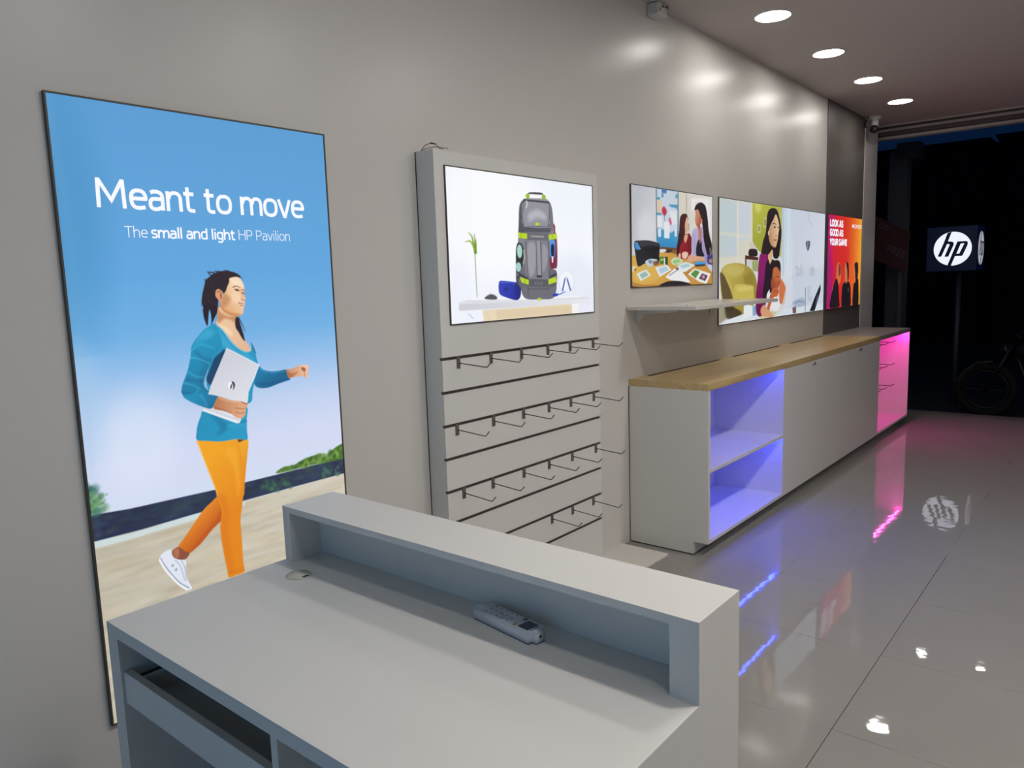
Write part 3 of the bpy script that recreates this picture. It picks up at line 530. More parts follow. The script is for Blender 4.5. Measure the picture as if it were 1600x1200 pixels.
ART_Q2 = [
["V",[[735.6,[214,220,226]],[77.3,[222,226,230]]]],
["P",[[206,214,206],[64,600.9],[226,222,204],[482.4,615.9]],[-13.7,779.1,507.4,775.7,528.6,356.5,-0.9,372.7],3,0,1],
["P",[196,212,222],[28.2,761,263.3,761.1,270,416.8,40.6,429.8],20,0,0.8],
["P",[206,216,232],[294.2,763,488.2,767.1,494.1,540.3,299.1,520.8],14,0,0.8],
["S",[236,228,200],[30.5,564.5,267.3,556.9,493.7,555.5],[14,14],10,0.7],
["S",[240,236,216],[275.9,769.1,283.4,387.2],[14,14],8,0.8],
["S",[228,224,200],[497.7,775.2,514.4,517.9],[14,14],8,0.7],
["P",[232,224,206],[-1.4,415.3,409.8,432.7,411.6,356.9,-0.8,358.5],14,0,0.7],
["P",[214,192,180],[485,517.3,584.4,503.9,565.5,464.9,486.2,471.5],10,1,0.6],
["P",[[186,188,70],[619,697.9],[166,172,60],[664.6,544.4]],[517.2,774.8,1047,775.5,1057.3,537.4,688.3,450.7,626,465.7,524,525.7],3,0,1],
["E",[226,220,120],[613.3,755.3,61,38.299999999999955],24,0.8],
["P",[196,190,120],[990.3,772.3,1058.4,776.1,1062.4,421.2,1004.2,437.4],8,0,0.8],
["P",[214,212,170],[604.7,635.7,661.7,636.3,659.3,583.3,606.2,585.6],3,0,1],
["P",[150,150,60],[617.1,626.9,649.7,626.6,646.7,592.3,618.1,594.5],4,0,1],
["P",[206,204,150],[711.7,690.6,764.1,690.6,762.4,618,713.8,624.2],3,0,1],
["P",[150,152,60],[722.4,680.9,753.9,680.8,753.4,633.5,723.9,636.3],4,0,1],
["P",[[206,222,236],[1146.1,639.7],[226,232,240],[1404,388.1]],[1055.9,780.1,2010.5,782.4,2068.2,-5.1,1080.7,-0.6],4,0,1],
["S",[170,196,216],[1074.5,777,1095.5,303.9],[20,20],14,0.7],
["S",[236,240,246],[1187.2,774.9,1185.7,302.9],[24,24],16,0.8],
["S",[190,206,220],[1279.1,771.5,1298.5,388],[8,8],8,0.8],
["P",[[212,218,234],[1440.7,650.2],[222,228,240],[1841,295.7]],[1296,776.6,2004.9,777.5,2043.2,5.8,1273.1,6.6,1283.1,301.8],6,0,1],
["P",[200,212,228],[1164.9,235,1457.2,352.9,2012.2,350.8,2037.1,6.1,1128.1,-3.2],30,0,0.5],
["S",[180,184,200],[1605.7,780,1615.6,705.3],[14,14],5,0.8],
["S",[190,194,206],[1615.6,705.3,1721.1,669.3],[8,6],5,0.8],
["P",[90,96,120],[1566.6,544.1,1657.5,550.5,1654.8,505.5,1613.4,476.2,1579.6,504.3],3,1,1],
["S",[226,230,240],[1609.4,542.3,1606.8,495.8],[8,6],3,1],
["N",[[186,190,204],[196,200,214]],[1342.4,357.7,1482.7,359.9,1518.3,285.9,1378.9,286.8],34,[8,16],0.6,31,1],
["N",[[186,190,204],[196,200,214]],[1664.9,343.1,1781.2,342.5,1785.2,281.6,1668.4,284.9],30,[8,16],0.6,32,1],
["N",[[176,186,206],[190,200,216]],[1592.5,197.4,1706.8,198.3,1730.6,85.1,1632.5,70.6],30,[8,16],0.5,33,1],
["P",[84,40,34],[402.2,432.7,627.4,421.9,623.9,400,410.4,408.5],3,0,1],
["P",[84,44,36],[402.5,417.6,425.5,417.7,427,356.9,407.8,357],3,0,1],
["P",[150,160,80],[517.5,398.9,628.2,395.3,630.3,324.7,529.2,333.3],5,0,0.8],
["P",[206,208,214],[429.7,402.5,517.5,398.9,518.9,348.8,430.8,356.9],6,0,0.8],
["P",[40,26,30],[463,463.6,495.8,475.5,585.3,474.4,610,457.7,602.7,430.3,471.6,429.4],3,1,1],
["P",[[196,178,84],[154.9,314.1],[160,140,56],[494.3,155.6]],[33.4,322.6,67.1,358.3,153.9,378.3,298.2,382.7,430.6,366,529.2,333.3,601.6,262.2,590.5,152.3,438.4,41.6,213,45.9,87.9,96.6,34.9,200.3],3,1,1],
["P",[206,192,110],[84.4,351,243.5,370.9,392.7,349.4,299.9,297.6,119.7,314.5],16,1,0.7],
["P",[90,74,44],[19.9,315.6,67.7,315.1,138.1,255.9,210.9,165.4,230.4,89.9,105.4,95.8,52.2,185.3],6,1,0.9],
["S",[206,196,120],[120.1,285.4,191.9,225.3,238.3,157],[14,10],8,0.8],
["P",[206,188,90],[236.8,239,395,246.9,541.9,232.1,553,192.7,534.9,122.9,266.1,140.9],6,1,1],
["P",[224,208,120],[282.8,230.5,492.3,233.2,522.6,209.2,320.5,199.4],12,1,0.7],
["P",[150,128,50],[393.9,296.3,509.8,318,551.5,247.5,414.2,246.4],10,1,0.7],
["P",[60,50,34],[87.8,103.9,212,105.7,361.1,60.9,231.5,29.9,106.1,44.2],9,1,0.9],
["P",[150,140,110],[1.6,143.8,87.5,125.8,123.8,35.9,3.1,6.4],7,0,0.8],
["P",[[232,238,242],[249.9,21.3],[222,232,240],[1079.2,33.5]],[71.7,5.8,159.3,30.2,438.1,57.1,743.2,58,1078.5,50.6,2033.6,54.4,2037.8,-3.6,1080.8,-2.3,71.8,-1.5],4,0,1],
["P",[206,190,120],[639.4,23,940.4,57,1124.2,82.6,1125.2,61.2,942.3,6.8,681.6,4.7],8,0,0.7],
["P",[238,244,248],[388.7,105.6,456.2,112,535.5,100.9,541.3,36.2,390.6,20.9],3,0,1],
["P",[120,160,200],[535.6,99.3,600.2,100.5,602.1,33,541.4,32.2],5,0,0.8],
["P",[[140,26,104],[692.8,308.3],[110,16,80],[678.3,109.2]],[667.7,446.5,772,463.5,837.5,436.1,842.2,306.6,803.4,177.4,722.7,34.7,608,40.6,594.1,167.9,621.5,277.6,632.5,387.5],3,1,1],
["P",[36,18,40],[770.3,387.6,838.7,403.8,927.3,387.7,935.1,190.1,719,147.8,736.5,259.8],4,1,1],
["P",[150,30,110],[951.7,56.5,984.4,88.5,1039.8,136.7,1042,86.1],5,1,0.7],
["P",[222,180,140],[812.9,516.1,966.9,519.1,901.3,485.3,861.1,387.7,805.6,419.8],3,1,1],
["P",[250,226,150],[807.2,435.8,848,387.7,839.8,371.5,803.5,419.8],3,0,0.9],
["P",[[40,26,30],[769.1,547],[30,18,24],[988.1,552.3]],[868.9,759.2,804.8,742.3,774.2,705.3,761.6,641.7,750.8,586.1,706.5,529.7,687.3,482.2,677.9,450.6,730.3,443.2,811.2,443.9,879.6,476.9,903.9,420.3,993.6,420.8,1018.1,487.1,1038.2,553.5,1029.4,651.9,992.6,715.6,946.2,753.8],3,1,1],
["P",[[206,164,122],[853,605.2],[232,196,156],[962.3,633.1]],[932,720.8,963.9,702.1,992.4,666.8,1003.2,626.4,990.9,593.3,983.3,560.3,966.6,527.2,941,494.1,889.9,494.9,838.9,516.6,811.5,556,809.8,603.8,840.6,644.7,893.6,686.9],3,1,1],
["P",[190,140,100],[814.4,595.9,853.8,581.1,878.1,517.3,923.2,493.8,845.5,512.7,811.7,552],7,1,0.7],
["S",[50,34,30],[881.7,652.7,916.8,657.3,943.9,645.4],[6,4],3,1],
["E",[50,34,34],[917.8,631.5,15.5,6.5],3,1],
["S",[50,34,30],[971.2,633.4,998.5,629.5],[6,4],3,1],
["S",[160,60,60],[903.5,543.7,932.4,542,959.1,545],[9,6],3,1],
["S",[150,100,76],[937.8,573.8,969.3,571.4],[5,4],3,1],
["E",[236,200,170],[806.1,587.7,12.899999999999977,15.900000000000091],3,1],
["S",[40,26,30],[1000.8,683.4,1035.7,611.1,1029.7,536.8,1006.5,437.4],[22,14],5,1],
["P",[236,238,242],[847,176.1,935.4,181.8,1016.8,137.5,1031.8,52.7,895.8,50.8,783,145.6,835.2,201],4,1,1],
["P",[[200,110,66],[930.6,305.7],[160,76,46],[888.6,240.6]],[906.4,355,973.3,363,1037.9,346.2,1049.6,287.6,1035.6,237.6,991.4,196.9,935.4,181.8,879.1,199.8,854.9,257.6,875.1,306.3],3,1,1],
["P",[36,22,24],[853.1,306.5,840.4,355.3,883,387.7,949.1,404.2,1017.4,396.1,1041.8,362.9,1038.9,321.2,973.6,354.8,906.7,346.9,886.1,306.2,876.9,257.2],3,1,1],
["P",[214,120,76],[1045.7,270.9,1117.3,236,1157.3,192.5,1145.7,133.1,1124.2,82.6,1041.3,103,1015.3,171.1,1024.7,221.1],4,1,1],
["P",[196,104,60],[806.3,95.9,847.6,159.8,890.2,199.5,968,214.1,1014.7,187.9,982,147.1,914.6,141.1,850.6,77.6,830.5,29.2,775.9,40.2],3,1,1],
["P",[222,160,120],[679.6,69.1,741.8,98.6,807.5,63.2,896.8,25.8,897.6,4.2,809.4,9,701.8,27.8],4,1,1],
["S",[130,60,40],[913,182.4,957.7,189.5,992.4,171.8],[6,4],3,0.8],
["S",[60,30,30],[965,288.8,1010.6,284.8],[5,4],3,1],
["E",[150,70,50],[1012.2,246.5,23,15.099999999999994],4,0.6],
["P",[120,60,40],[1092.3,270.2,1165.7,217.9,1116.6,252.9],4,1,0.7],
["P",[222,226,236],[1165.7,217.9,1284.9,267.2,1316.7,127.2,1173.6,46.2,942,15.2,1077,84.6],10,1,0.7],
["P",[150,170,200],[1318.1,100.9,1522.5,120.1,1578.9,63.7,1447.9,51.3,1319.9,65.7],6,1,0.6],
["S",[90,110,150],[1356.5,86.2,1445.5,96,1551.1,82.9],[8,5],4,0.8],
["P",[120,90,90],[1295.5,53.6,1375.7,58.9,1378.2,10.1,1310.2,9.1],4,0,1],
["S",[90,96,110],[1576.8,190.5,1582.1,9],[10,10],3,1],
["P",[26,30,40],[1685.5,8.5,1796.4,110.6,1933.3,214.7,1942.1,171.9,1897,107.1,1803.2,5.7],4,0,1],
["P",[90,100,110],[1814.3,53.9,1866,136.4,1896.3,116.6,1843.5,43.3],5,0,0.8]
]
ART_Q3 = [
["H",[[3,[168,22,110]],[102.9,[190,26,90]],[275,[206,36,44]],[491.3,[212,50,32]],[719,[222,96,34]],[918.1,[234,150,40]],[979.6,[240,170,56]]]],
["E",[206,36,36],[371.8,452.3,249.8,130.40000000000003],20,0.5],
["E",[230,90,40],[651.5,133.9,207.39999999999998,223],24,0.5],
["E",[150,20,110],[76.9,229.2,76.4,239.5],20,0.5],
["P",[210,110,60],[254.8,258.3,261.4,338.9,292.1,383.1,340,383.2,375.4,346.5,385.8,289.2,377.8,223.7,312.6,200.5],4,1,1],
["P",[30,20,26],[92.7,21.9,113.3,85,182.3,187.2,255.5,250.2,311.9,208.6,356.5,59.9,355.3,10.4,170.7,6.4],4,1,1],
["P",[90,50,46],[314.3,371,366.6,354.7,372.2,289.3,319.8,273.6],6,1,0.8],
["P",[24,18,26],[423.6,7.5,420.3,140.3,448.3,197.6,524,221,614.8,219.4,670.7,175.9,690.4,90.1,686.8,4.6,521.1,3.2],4,1,1],
["P",[190,120,80],[495.4,354.3,537.1,387.4,586.6,370.7,601.3,303.7,584.7,236.7,536.8,204.1,502.8,271.3],4,1,1],
["P",[40,24,26],[531.5,387.4,585.7,380.8,609.6,337.2,611.7,253.1,579.8,228.4,567.2,304],4,1,1],
["P",[26,18,24],[751.2,6.1,754,131,777,199.2,877.9,240.6,917.2,213.8,938.2,7.1,841.6,-2],4,1,1],
["P",[34,22,28],[787.7,302,781,370.5,838.9,389.4,888.7,374.7,901.4,309.7,877.9,240.6,824.4,232.8],4,1,1],
["P",[190,120,80],[769.1,310.8,782.7,353.4,805.6,301.9,820.1,215.6,790.2,216.1],4,1,1],
["S",[150,140,140],[162.3,179.6,169,159.4],[8,8],4,1],
["S",[150,140,140],[605.9,160.5,614,134.9],[8,8],4,1]
]
LOGO_H = [(-0.297, 0.938), (-0.074, 1.003), (-0.256, 0.446), (-0.039, 0.423), (0.031, 0.377), (0.059, 0.299), (0.047, 0.203), (-0.204, -0.462), (-0.407, -0.453), (-0.161, 0.232), (-0.175, 0.278), (-0.296, 0.292), (-0.58, -0.445), (-0.769, -0.436), (-0.471, 0.371)]
LOGO_P = [(0.244, 0.417), (0.7, 0.417), (0.778, 0.368), (0.79, 0.299), (0.774, 0.18), (0.547, -0.411), (0.503, -0.45), (0.15, -0.444), (-0.049, -1.007), (-0.236, -0.993)]
LOGO_C = [(0.421, 0.279), (0.584, 0.294), (0.604, 0.268), (0.366, -0.305), (0.216, -0.312)]

def smooth_poly(p, n=6):
    m = len(p); out = []
    for i in range(m):
        a, b, c, d = p[i-1], p[i], p[(i+1) % m], p[(i+2) % m]
        for k in range(n):
            t = k/n; out.append(.5*((2*b)+(-a+c)*t+(2*a-5*b+4*c-d)*t*t+(-a+3*b-3*c+d)*t**3))
    return np.array(out)
def smooth_line(p, n=6):
    if len(p) < 3: return p
    q = np.vstack([2*p[0]-p[1], p, 2*p[-1]-p[-2]]); out = []
    for i in range(1, len(q)-2):
        a, b, c, d = q[i-1], q[i], q[i+1], q[i+2]
        for k in range(n):
            t = k/n; out.append(.5*((2*b)+(-a+c)*t+(2*a-5*b+4*c-d)*t*t+(-a+3*b-3*c+d)*t**3))
    out.append(q[-2]); return np.array(out)
class Canvas:
    """colours of the print, laid down on a fine grid of the sheet (millimetres from its lower left corner)"""
    def __init__(s, W, H, du, dv):
        s.W, s.H = W, H; s.nu, s.nv = int(W/du)+1, int(H/dv)+1
        s.u = np.linspace(0, W, s.nu); s.v = np.linspace(0, H, s.nv); s.du = W/(s.nu-1); s.dv = H/(s.nv-1)
        s.c = np.ones((s.nv, s.nu, 3)); s.aa = .5*max(du, dv)
    def win(s, x0, y0, x1, y1):
        a = max(0, int(x0/s.du)); b = min(s.nu, int(x1/s.du)+2); c = max(0, int(y0/s.dv)); d = min(s.nv, int(y1/s.dv)+2)
        return a, b, c, d
    def put(s, w_, al, col):
        a, b, c, d = w_; r = s.c[c:d, a:b]; s.c[c:d, a:b] = r+(col-r)*al[..., None]
    def grid(s, w_):
        a, b, c, d = w_; return np.meshgrid(s.u[a:b], s.v[c:d])
    def poly(s, pts, col, soft, sm, al=1):
        p = np.array(pts, float).reshape(-1, 2)
        if sm: p = smooth_poly(p, 4)
        soft = max(soft, s.aa); m = soft*1.5+1
        w_ = s.win(p[:, 0].min()-m, p[:, 1].min()-m, p[:, 0].max()+m, p[:, 1].max()+m)
        if w_[0] >= w_[1] or w_[2] >= w_[3]: return
        X, Y = s.grid(w_); D = np.full(X.shape, 1e18); IN = np.zeros(X.shape, bool); n = len(p)
        for i in range(n):
            x0, y0 = p[i]; x1, y1 = p[(i+1) % n]; dx, dy = x1-x0, y1-y0; L = dx*dx+dy*dy
            if L < 1e-9: continue
            t = np.clip(((X-x0)*dx+(Y-y0)*dy)/L, 0, 1); D = np.minimum(D, (X-x0-t*dx)**2+(Y-y0-t*dy)**2)
            if y0 != y1: IN ^= ((y0 > Y) != (y1 > Y)) & (X < dx*(Y-y0)/(dy)+x0)
        D = np.sqrt(D)*np.where(IN, 1, -1); a = np.clip(D/(2*soft)+.5, 0, 1); a = a*a*(3-2*a)*al
        if isinstance(col[0], list):
            c0, p0, c1, p1 = [np.array(q, float) for q in col]; d = p1-p0; t = np.clip(((X-p0[0])*d[0]+(Y-p0[1])*d[1])/(d@d), 0, 1)[..., None]
            cc = (c0*(1-t)+c1*t)/255
        else: cc = np.array(col, float)/255
        s.put(w_, a, cc)
    def stroke(s, pts, col, wd, soft, al=1):
        p = smooth_line(np.array(pts, float).reshape(-1, 2)); soft = max(soft, s.aa); m = max(wd)+soft*2+1
        w_ = s.win(p[:, 0].min()-m, p[:, 1].min()-m, p[:, 0].max()+m, p[:, 1].max()+m)
        if w_[0] >= w_[1] or w_[2] >= w_[3]: return
        X, Y = s.grid(w_); D = np.full(X.shape, 1e18); n = len(p)-1
        for i in range(n):
            x0, y0 = p[i]; x1, y1 = p[i+1]; dx, dy = x1-x0, y1-y0; L = dx*dx+dy*dy+1e-9
            t = np.clip(((X-x0)*dx+(Y-y0)*dy)/L, 0, 1); r = (wd[0]+(wd[1]-wd[0])*(i+t)/n)/2
            D = np.minimum(D, np.sqrt((X-x0-t*dx)**2+(Y-y0-t*dy)**2)-r)
        a = np.clip(.5-D/(2*soft), 0, 1); s.put(w_, a*al, np.array(col, float)/255)
    def ell(s, e, col, soft, al=1):
        cx, cy, rx, ry = e; rx = max(rx, .5); ry = max(ry, .5); w_ = s.win(cx-rx-soft, cy-ry-soft, cx+rx+soft, cy+ry+soft)
        if w_[0] >= w_[1] or w_[2] >= w_[3]: return
        X, Y = s.grid(w_); d = (1-np.sqrt(((X-cx)/rx)**2+((Y-cy)/ry)**2))*min(rx, ry); soft = max(soft, s.aa)
        a = np.clip(d/(2*soft)+.5, 0, 1); a = a*a*(3-2*a); s.put(w_, a*al, np.array(col, float)/255)
    def blobs(s, pts, cols, n, sz, al, seed, st):
        p = np.array(pts, float).reshape(-1, 2); rnd = random.Random(seed); lo, hi = p.min(0), p.max(0)
        k = 0; g = 0
        while k < n and g < n*12:
            g += 1; x = rnd.uniform(lo[0], hi[0]); y = rnd.uniform(lo[1], hi[1]); ins = False
            for i in range(len(p)):
                (a, b), (c, d) = p[i-1], p[i]
                if (b > y) != (d > y) and x < (c-a)*(y-b)/(d-b)+a: ins = not ins
            if not ins: continue
            k += 1; r = rnd.uniform(*sz); s.ell((x, y, r*st, r), rnd.choice(cols), r*.6, al)
    def dim(s, k): s.c = s.c*k; return s
    def run(s, ops):
        X, Y = np.meshgrid(s.u, s.v)
        for o in ops:
            if o[0] in 'VH':
                st = sorted([(q[0], q[1]) for q in o[1]]); xs = [q[0] for q in st]
                T = Y if o[0] == 'V' else X
                s.c = np.stack([np.interp(T, xs, [q[1][k]/255 for q in st]) for k in range(3)], -1)
            elif o[0] == 'P': s.poly(o[2], o[1], o[3], o[4], o[5])
            elif o[0] == 'S': s.stroke(o[2], o[1], o[3], o[4], o[5])
            elif o[0] == 'E': s.ell(o[2], o[1], o[3], o[4])
            elif o[0] == 'N': s.blobs(o[2], o[1], o[3], o[4], o[5], o[6], o[7])
        return s
PRINT = bpy.data.materials.new('backlit print'); PRINT.use_nodes = True
_nt = PRINT.node_tree; _b = _nt.nodes['Principled BSDF']; _b.inputs['Base Color'].default_value = (.02, .02, .02, 1); _b.inputs['Roughness'].default_value = .5; _b.inputs['Specular IOR Level'].default_value = .2
_a = _nt.nodes.new('ShaderNodeAttribute'); _a.attribute_name = 'print'; _nt.links.new(_a.outputs['Color'], _b.inputs['Emission Color']); _b.inputs['Emission Strength'].default_value = .98
def sheet(cv, x, y0, z0, parent):
    """flat printed sheet facing +x; parent sits at the world origin or at an offset"""
    U, V = np.meshgrid(cv.u/1000, cv.v/1000); n = cv.nu*cv.nv
    co = np.empty((n, 3), np.float32); co[:, 0] = x; co[:, 1] = y0+U.ravel(); co[:, 2] = z0+V.ravel()
    i = np.arange(n).reshape(cv.nv, cv.nu); q = np.stack([i[:-1, :-1], i[:-1, 1:], i[1:, 1:], i[1:, :-1]], -1).reshape(-1, 4)
    me = bpy.data.meshes.new('printed_sheet'); me.vertices.add(n); me.vertices.foreach_set('co', co.ravel())
    me.loops.add(q.size); me.loops.foreach_set('vertex_index', q.ravel().astype(np.int32))
    me.polygons.add(len(q)); me.polygons.foreach_set('loop_start', np.arange(0, q.size, 4, dtype=np.int32))
    me.update(calc_edges=True)
    c = np.clip(cv.c.reshape(-1, 3), 0, 1); lin = np.where(c <= .04045, c/12.92, ((c+.055)/1.055)**2.4)
    at = me.color_attributes.new('print', 'FLOAT_COLOR', 'POINT'); at.data.foreach_set('color', np.hstack([lin, np.ones((n, 1))]).astype(np.float32).ravel())
    me.materials.append(PRINT); o = bpy.data.objects.new('printed_sheet', me); COL.objects.link(o); o.parent = parent; o.matrix_parent_inverse = Matrix.Translation(-parent.location)
    return o
def lightbox(name, label, x, y0, y1, z0, z1, fr=.0045, dep=.0125, cat='lightbox'):
    t = thing(name, label, cat, (x, (y0+y1)/2, z0)); f = MB(); d = x+dep
    for a, b in (((y0, z0), (y1, z0+fr)), ((y0, z1-fr), (y1, z1)), ((y0, z0+fr), (y0+fr, z1-fr)), ((y1-fr, z0+fr), (y1, z1-fr))):
        f.box((x, a[0], a[1]), (d, b[0], b[1]), FRAME)
    part(f, 'frame', t); return t
_cap = None
def raw_text(body, off=0):
    cu = bpy.data.curves.new('t', 'FONT'); cu.body = body; cu.offset = off; cu.resolution_u = 6; cu.size = 1
    o = bpy.data.objects.new('t', cu); COL.objects.link(o); dg = bpy.context.evaluated_depsgraph_get()
    me = bpy.data.meshes.new_from_object(o.evaluated_get(dg)); bpy.data.objects.remove(o); return me
def letters(body, x, y0, y1, zb, cap, m, parent, off=0, slope=0, mxf=None, shear=0, name='lettering'):
    """lettering facing +x between y0 and y1 on the baseline zb, capitals cap tall"""
    global _cap
    if _cap is None:
        h = raw_text('H'); _cap = max(v.co.y for v in h.vertices)
    me = raw_text(body, off); a = min(v.co.x for v in me.vertices); b = max(v.co.x for v in me.vertices)
    s = (y1-y0)/(b-a); k = cap/_cap
    for v in me.vertices:
        u = y0+(v.co.x-a)*s+shear*v.co.y*k; z = zb+v.co.y*k+slope*(v.co.x-a)*s; v.co = Vector((x, u, z)) if mxf is None else mxf @ Vector((u, z, 0))
    me.materials.clear(); me.materials.append(m); me.name = name
    o = bpy.data.objects.new(name, me); COL.objects.link(o)
    o.parent = parent; o.matrix_parent_inverse = Matrix.Translation(-parent.location); return o

def arc(cx, cy, rx, ry, a0, a1, p=2.5, n=14):
    o = []
    for i in range(n+1):
        a = math.radians(a0+(a1-a0)*i/n); c, d = math.cos(a), math.sin(a)
        o.append((cx+rx*math.copysign(abs(c)**(2/p), c), cy+ry*math.copysign(abs(d)**(2/p), d)))
    return o
XH = .74
def arch(x0, x1): return [(x0, .50)]+arc((x0+x1)/2+.02, .42, (x1-x0)/2-.02, XH-.42-.055, 165, 0)+[(x1, 0)]
GLY = {
 'M': (1.06, [[(.09, 0), (.11, .97), (.14, .97), (.50, .28), (.86, .97), (.89, .97), (.91, 0)]]),
 'T': (.70, [[(.02, .95), (.68, .95)], [(.35, 0), (.35, .97)]]), 'H': (.84, [[(.10, 0), (.10, 1)], [(.74, 0), (.74, 1)], [(.10, .52), (.74, .52)]]),
 'P': (.72, [[(.10, 0), (.10, .95), (.36, .95)]+arc(.36, .69, .28, .26, 90, -90)+[(.10, .43)]]),
 'e': (.64, [[(.09, .39), (.56, .39)]+arc(.325, .37, .245, .32, 5, 290)+[(.54, .085)]]),
 'a': (.60, [[(.10, .64)]+arc(.27, .48, .23, .21, 110, 0)+[(.50, 0)], [(.50, .42), (.26, .42)]+arc(.24, .23, .165, .19, 90, 270)+[(.34, .05), (.50, .14)]]),
 'n': (.64, [[(.09, 0), (.09, XH)], arch(.09, .54)]), 'h': (.64, [[(.09, 0), (.09, 1.04)], arch(.09, .54)]),
 'm': (.98, [[(.09, 0), (.09, XH)], arch(.09, .49), arch(.49, .89)]),
 't': (.46, [[(.17, .94), (.17, .24)]+arc(.32, .22, .15, .17, 180, 270)+[(.42, .05)], [(.02, XH-.05), (.40, XH-.05)]]),
 'o': (.66, [arc(.33, .37, .25, .32, 0, 360, n=30)]), 'v': (.58, [[(.04, XH), (.27, .03), (.31, .03), (.54, XH)]]),
 'l': (.24, [[(.12, 0), (.12, 1.04)]]), 'i': (.24, [[(.12, 0), (.12, XH)], [(.12, .90), (.12, 1.02)]]),
 'd': (.64, [[(.54, 0), (.54, 1.04)], [(.54, .62), (.42, .69), (.30, .69)]+arc(.32, .37, .23, .32, 95, 265)+[(.42, .05), (.54, .14)]]),
 'g': (.64, [[(.54, XH), (.54, 0)]+arc(.32, -.02, .22, .21, 0, -90)+[(.12, -.21)], [(.54, .62), (.42, .69), (.30, .69)]+arc(.32, .39, .23, .30, 95, 265)+[(.42, .09), (.54, .16)]]),
 's': (.52, [[(.45, .66)]+[(.38, .69), (.24, .69)]+arc(.24, .54, .16, .15, 90, 250)+[(.30, .37)]+arc(.28, .20, .17, .155, 70, -90)+[(.16, .05), (.06, .09)]]),
 'L': (.62, [[(.10, 1), (.10, .09), (.60, .09)]]), 'O': (.80, [arc(.40, .50, .30, .42, 0, 360, p=2.8, n=32)]), 'K': (.76, [[(.10, 0), (.10, 1)], [(.68, 1), (.16, .50)], [(.26, .56), (.72, 0)]]),
 'A': (.80, [[(.06, 0), (.36, .94), (.44, .94), (.74, 0)], [(.20, .26), (.60, .26)]]), 'G': (.80, [arc(.40, .50, .30, .42, 45, 330, p=2.8, n=26)+[(.68, .47), (.42, .47)]]),
 'S': (.68, [[(.60, .88), (.34, .92)]+arc(.32, .71, .22, .21, 100, 240)+[(.34, .50)]+arc(.36, .29, .22, .21, 60, -90)+[(.08, .11)]]),
 'D': (.80, [[(.10, .09), (.10, .91), (.34, .91)]+arc(.34, .50, .34, .41, 90, -90)+[(.06, .09)]]), 'Y': (.74, [[(.04, 1), (.37, .46), (.70, 1)], [(.37, .50), (.37, 0)]]),
 'U': (.78, [[(.10, 1), (.10, .40)]+arc(.39, .38, .29, .30, 180, 360)+[(.68, 1)]]), 'R': (.76, [[(.10, 0), (.10, .91), (.36, .91)]+arc(.36, .68, .28, .23, 90, -90)+[(.10, .45)], [(.40, .45), (.68, 0)]]),
 'E': (.64, [[(.60, .91), (.10, .91), (.10, .09), (.60, .09)], [(.10, .50), (.54, .50)]]), 'N': (.84, [[(.10, 0), (.10, .97), (.14, .97), (.70, .03), (.74, .03), (.74, 1)]]), 'F': (.6, [[(.58, .91), (.10, .91), (.10, 0)], [(.10, .48), (.52, .48)]]),
 ' ': (.30, [])}
def strokes(body, x, y0, y1, zb, cap, wt, m, parent, slope=0):
    """lettering drawn with an even pen: squarish humanist sans, as on the poster"""
    tot = sum(GLY[c][0] for c in body)-.12; k = (y1-y0)/tot; cx = -.06; t = bmesh.new()
    for c in body:
        wd, paths = GLY[c]
        for p in paths:
            q = [Vector(((cx+a)*k, b*cap)) for a, b in p]; q = [q[0]]+[q[i] for i in range(1, len(q)) if (q[i]-q[i-1]).length > 1e-6]
            closed = (q[0]-q[-1]).length < 1e-5; L_ = []
            for i in range(len(q)):
                a = q[i-1] if i else (q[-2] if closed else None); b = q[i+1] if i < len(q)-1 else (q[1] if closed else None)
                d0 = (q[i]-a).normalized() if a else (b-q[i]).normalized(); d1 = (b-q[i]).normalized() if b else d0
                n0 = Vector((-d0.y, d0.x)); n1 = Vector((-d1.y, d1.x)); n = (n0+n1); n = n.normalized() if n.length > 1e-4 else n0; r = wt/2/max(.55, n.dot(n0)); L_.append((q[i]+n*r, q[i]-n*r))
            vv = [[t.verts.new((x, y0+w_.x, zb+w_.y+slope*w_.x)) for w_ in pr] for pr in L_]
            for i in range(len(vv)-1): t.faces.new((vv[i][0], vv[i+1][0], vv[i+1][1], vv[i][1]))
        cx += wd
    mb = MB(); mb.join(t, m); return part(mb, 'lettering', parent)
SX = .0896
# big blue poster
pt = lightbox('advertising_lightbox', 'tall blue backlit poster of a walking woman carrying a laptop, beside the desk', 0, .7234, 1.5134, .265, 1.852)
sheet(Canvas(790, 1587, 2.0, 1.9).run(ART_P1), .010, .7234, .265, pt)
Y0, Z0 = .7234, .265
strokes('Meant to move', .0108, Y0+.096, Y0+.694, Z0+1.326, .069, .0098, WTEXT, pt)
strokes('The', .0108, Y0+.1552, Y0+.2115, Z0+1.2545, .0285, .0021, WTEXT, pt)
strokes('small and light', .0108, Y0+.2229, Y0+.4582, Z0+1.2545, .0285, .0046, WTEXT, pt)
strokes('HP Pavilion', .0108, Y0+.4705, Y0+.640, Z0+1.2555, .0285, .0021, WTEXT, pt)
# added unseen glowing sky panels on the back wall, tinting the desk fronts blue
for xa, lb_ in ((.35, 'added blue sky glow panel on the back wall behind the viewer, nearer the poster wall'), (1.62, 'added blue sky glow panel on the back wall behind the viewer, farther from the poster wall')):
    q = lightbox('wall_lightbox', lb_, 0, 0, 1.15, .35, 2.25)
    cv_ = Canvas(1150, 1900, 23, 19); cv_.run([['V', [[0, [150, 190, 232]], [600, [104, 172, 224]], [1900, [70, 150, 212]]]], ['E', [210, 224, 244], [380, 520, 320, 90], 60, .6], ['E', [196, 216, 242], [820, 900, 300, 70], 60, .5]])
    sheet(cv_, .010, 0, .35, q)
    q.rotation_euler = (0, 0, math.pi/2); q.location = (xa+.575, YB, .35)
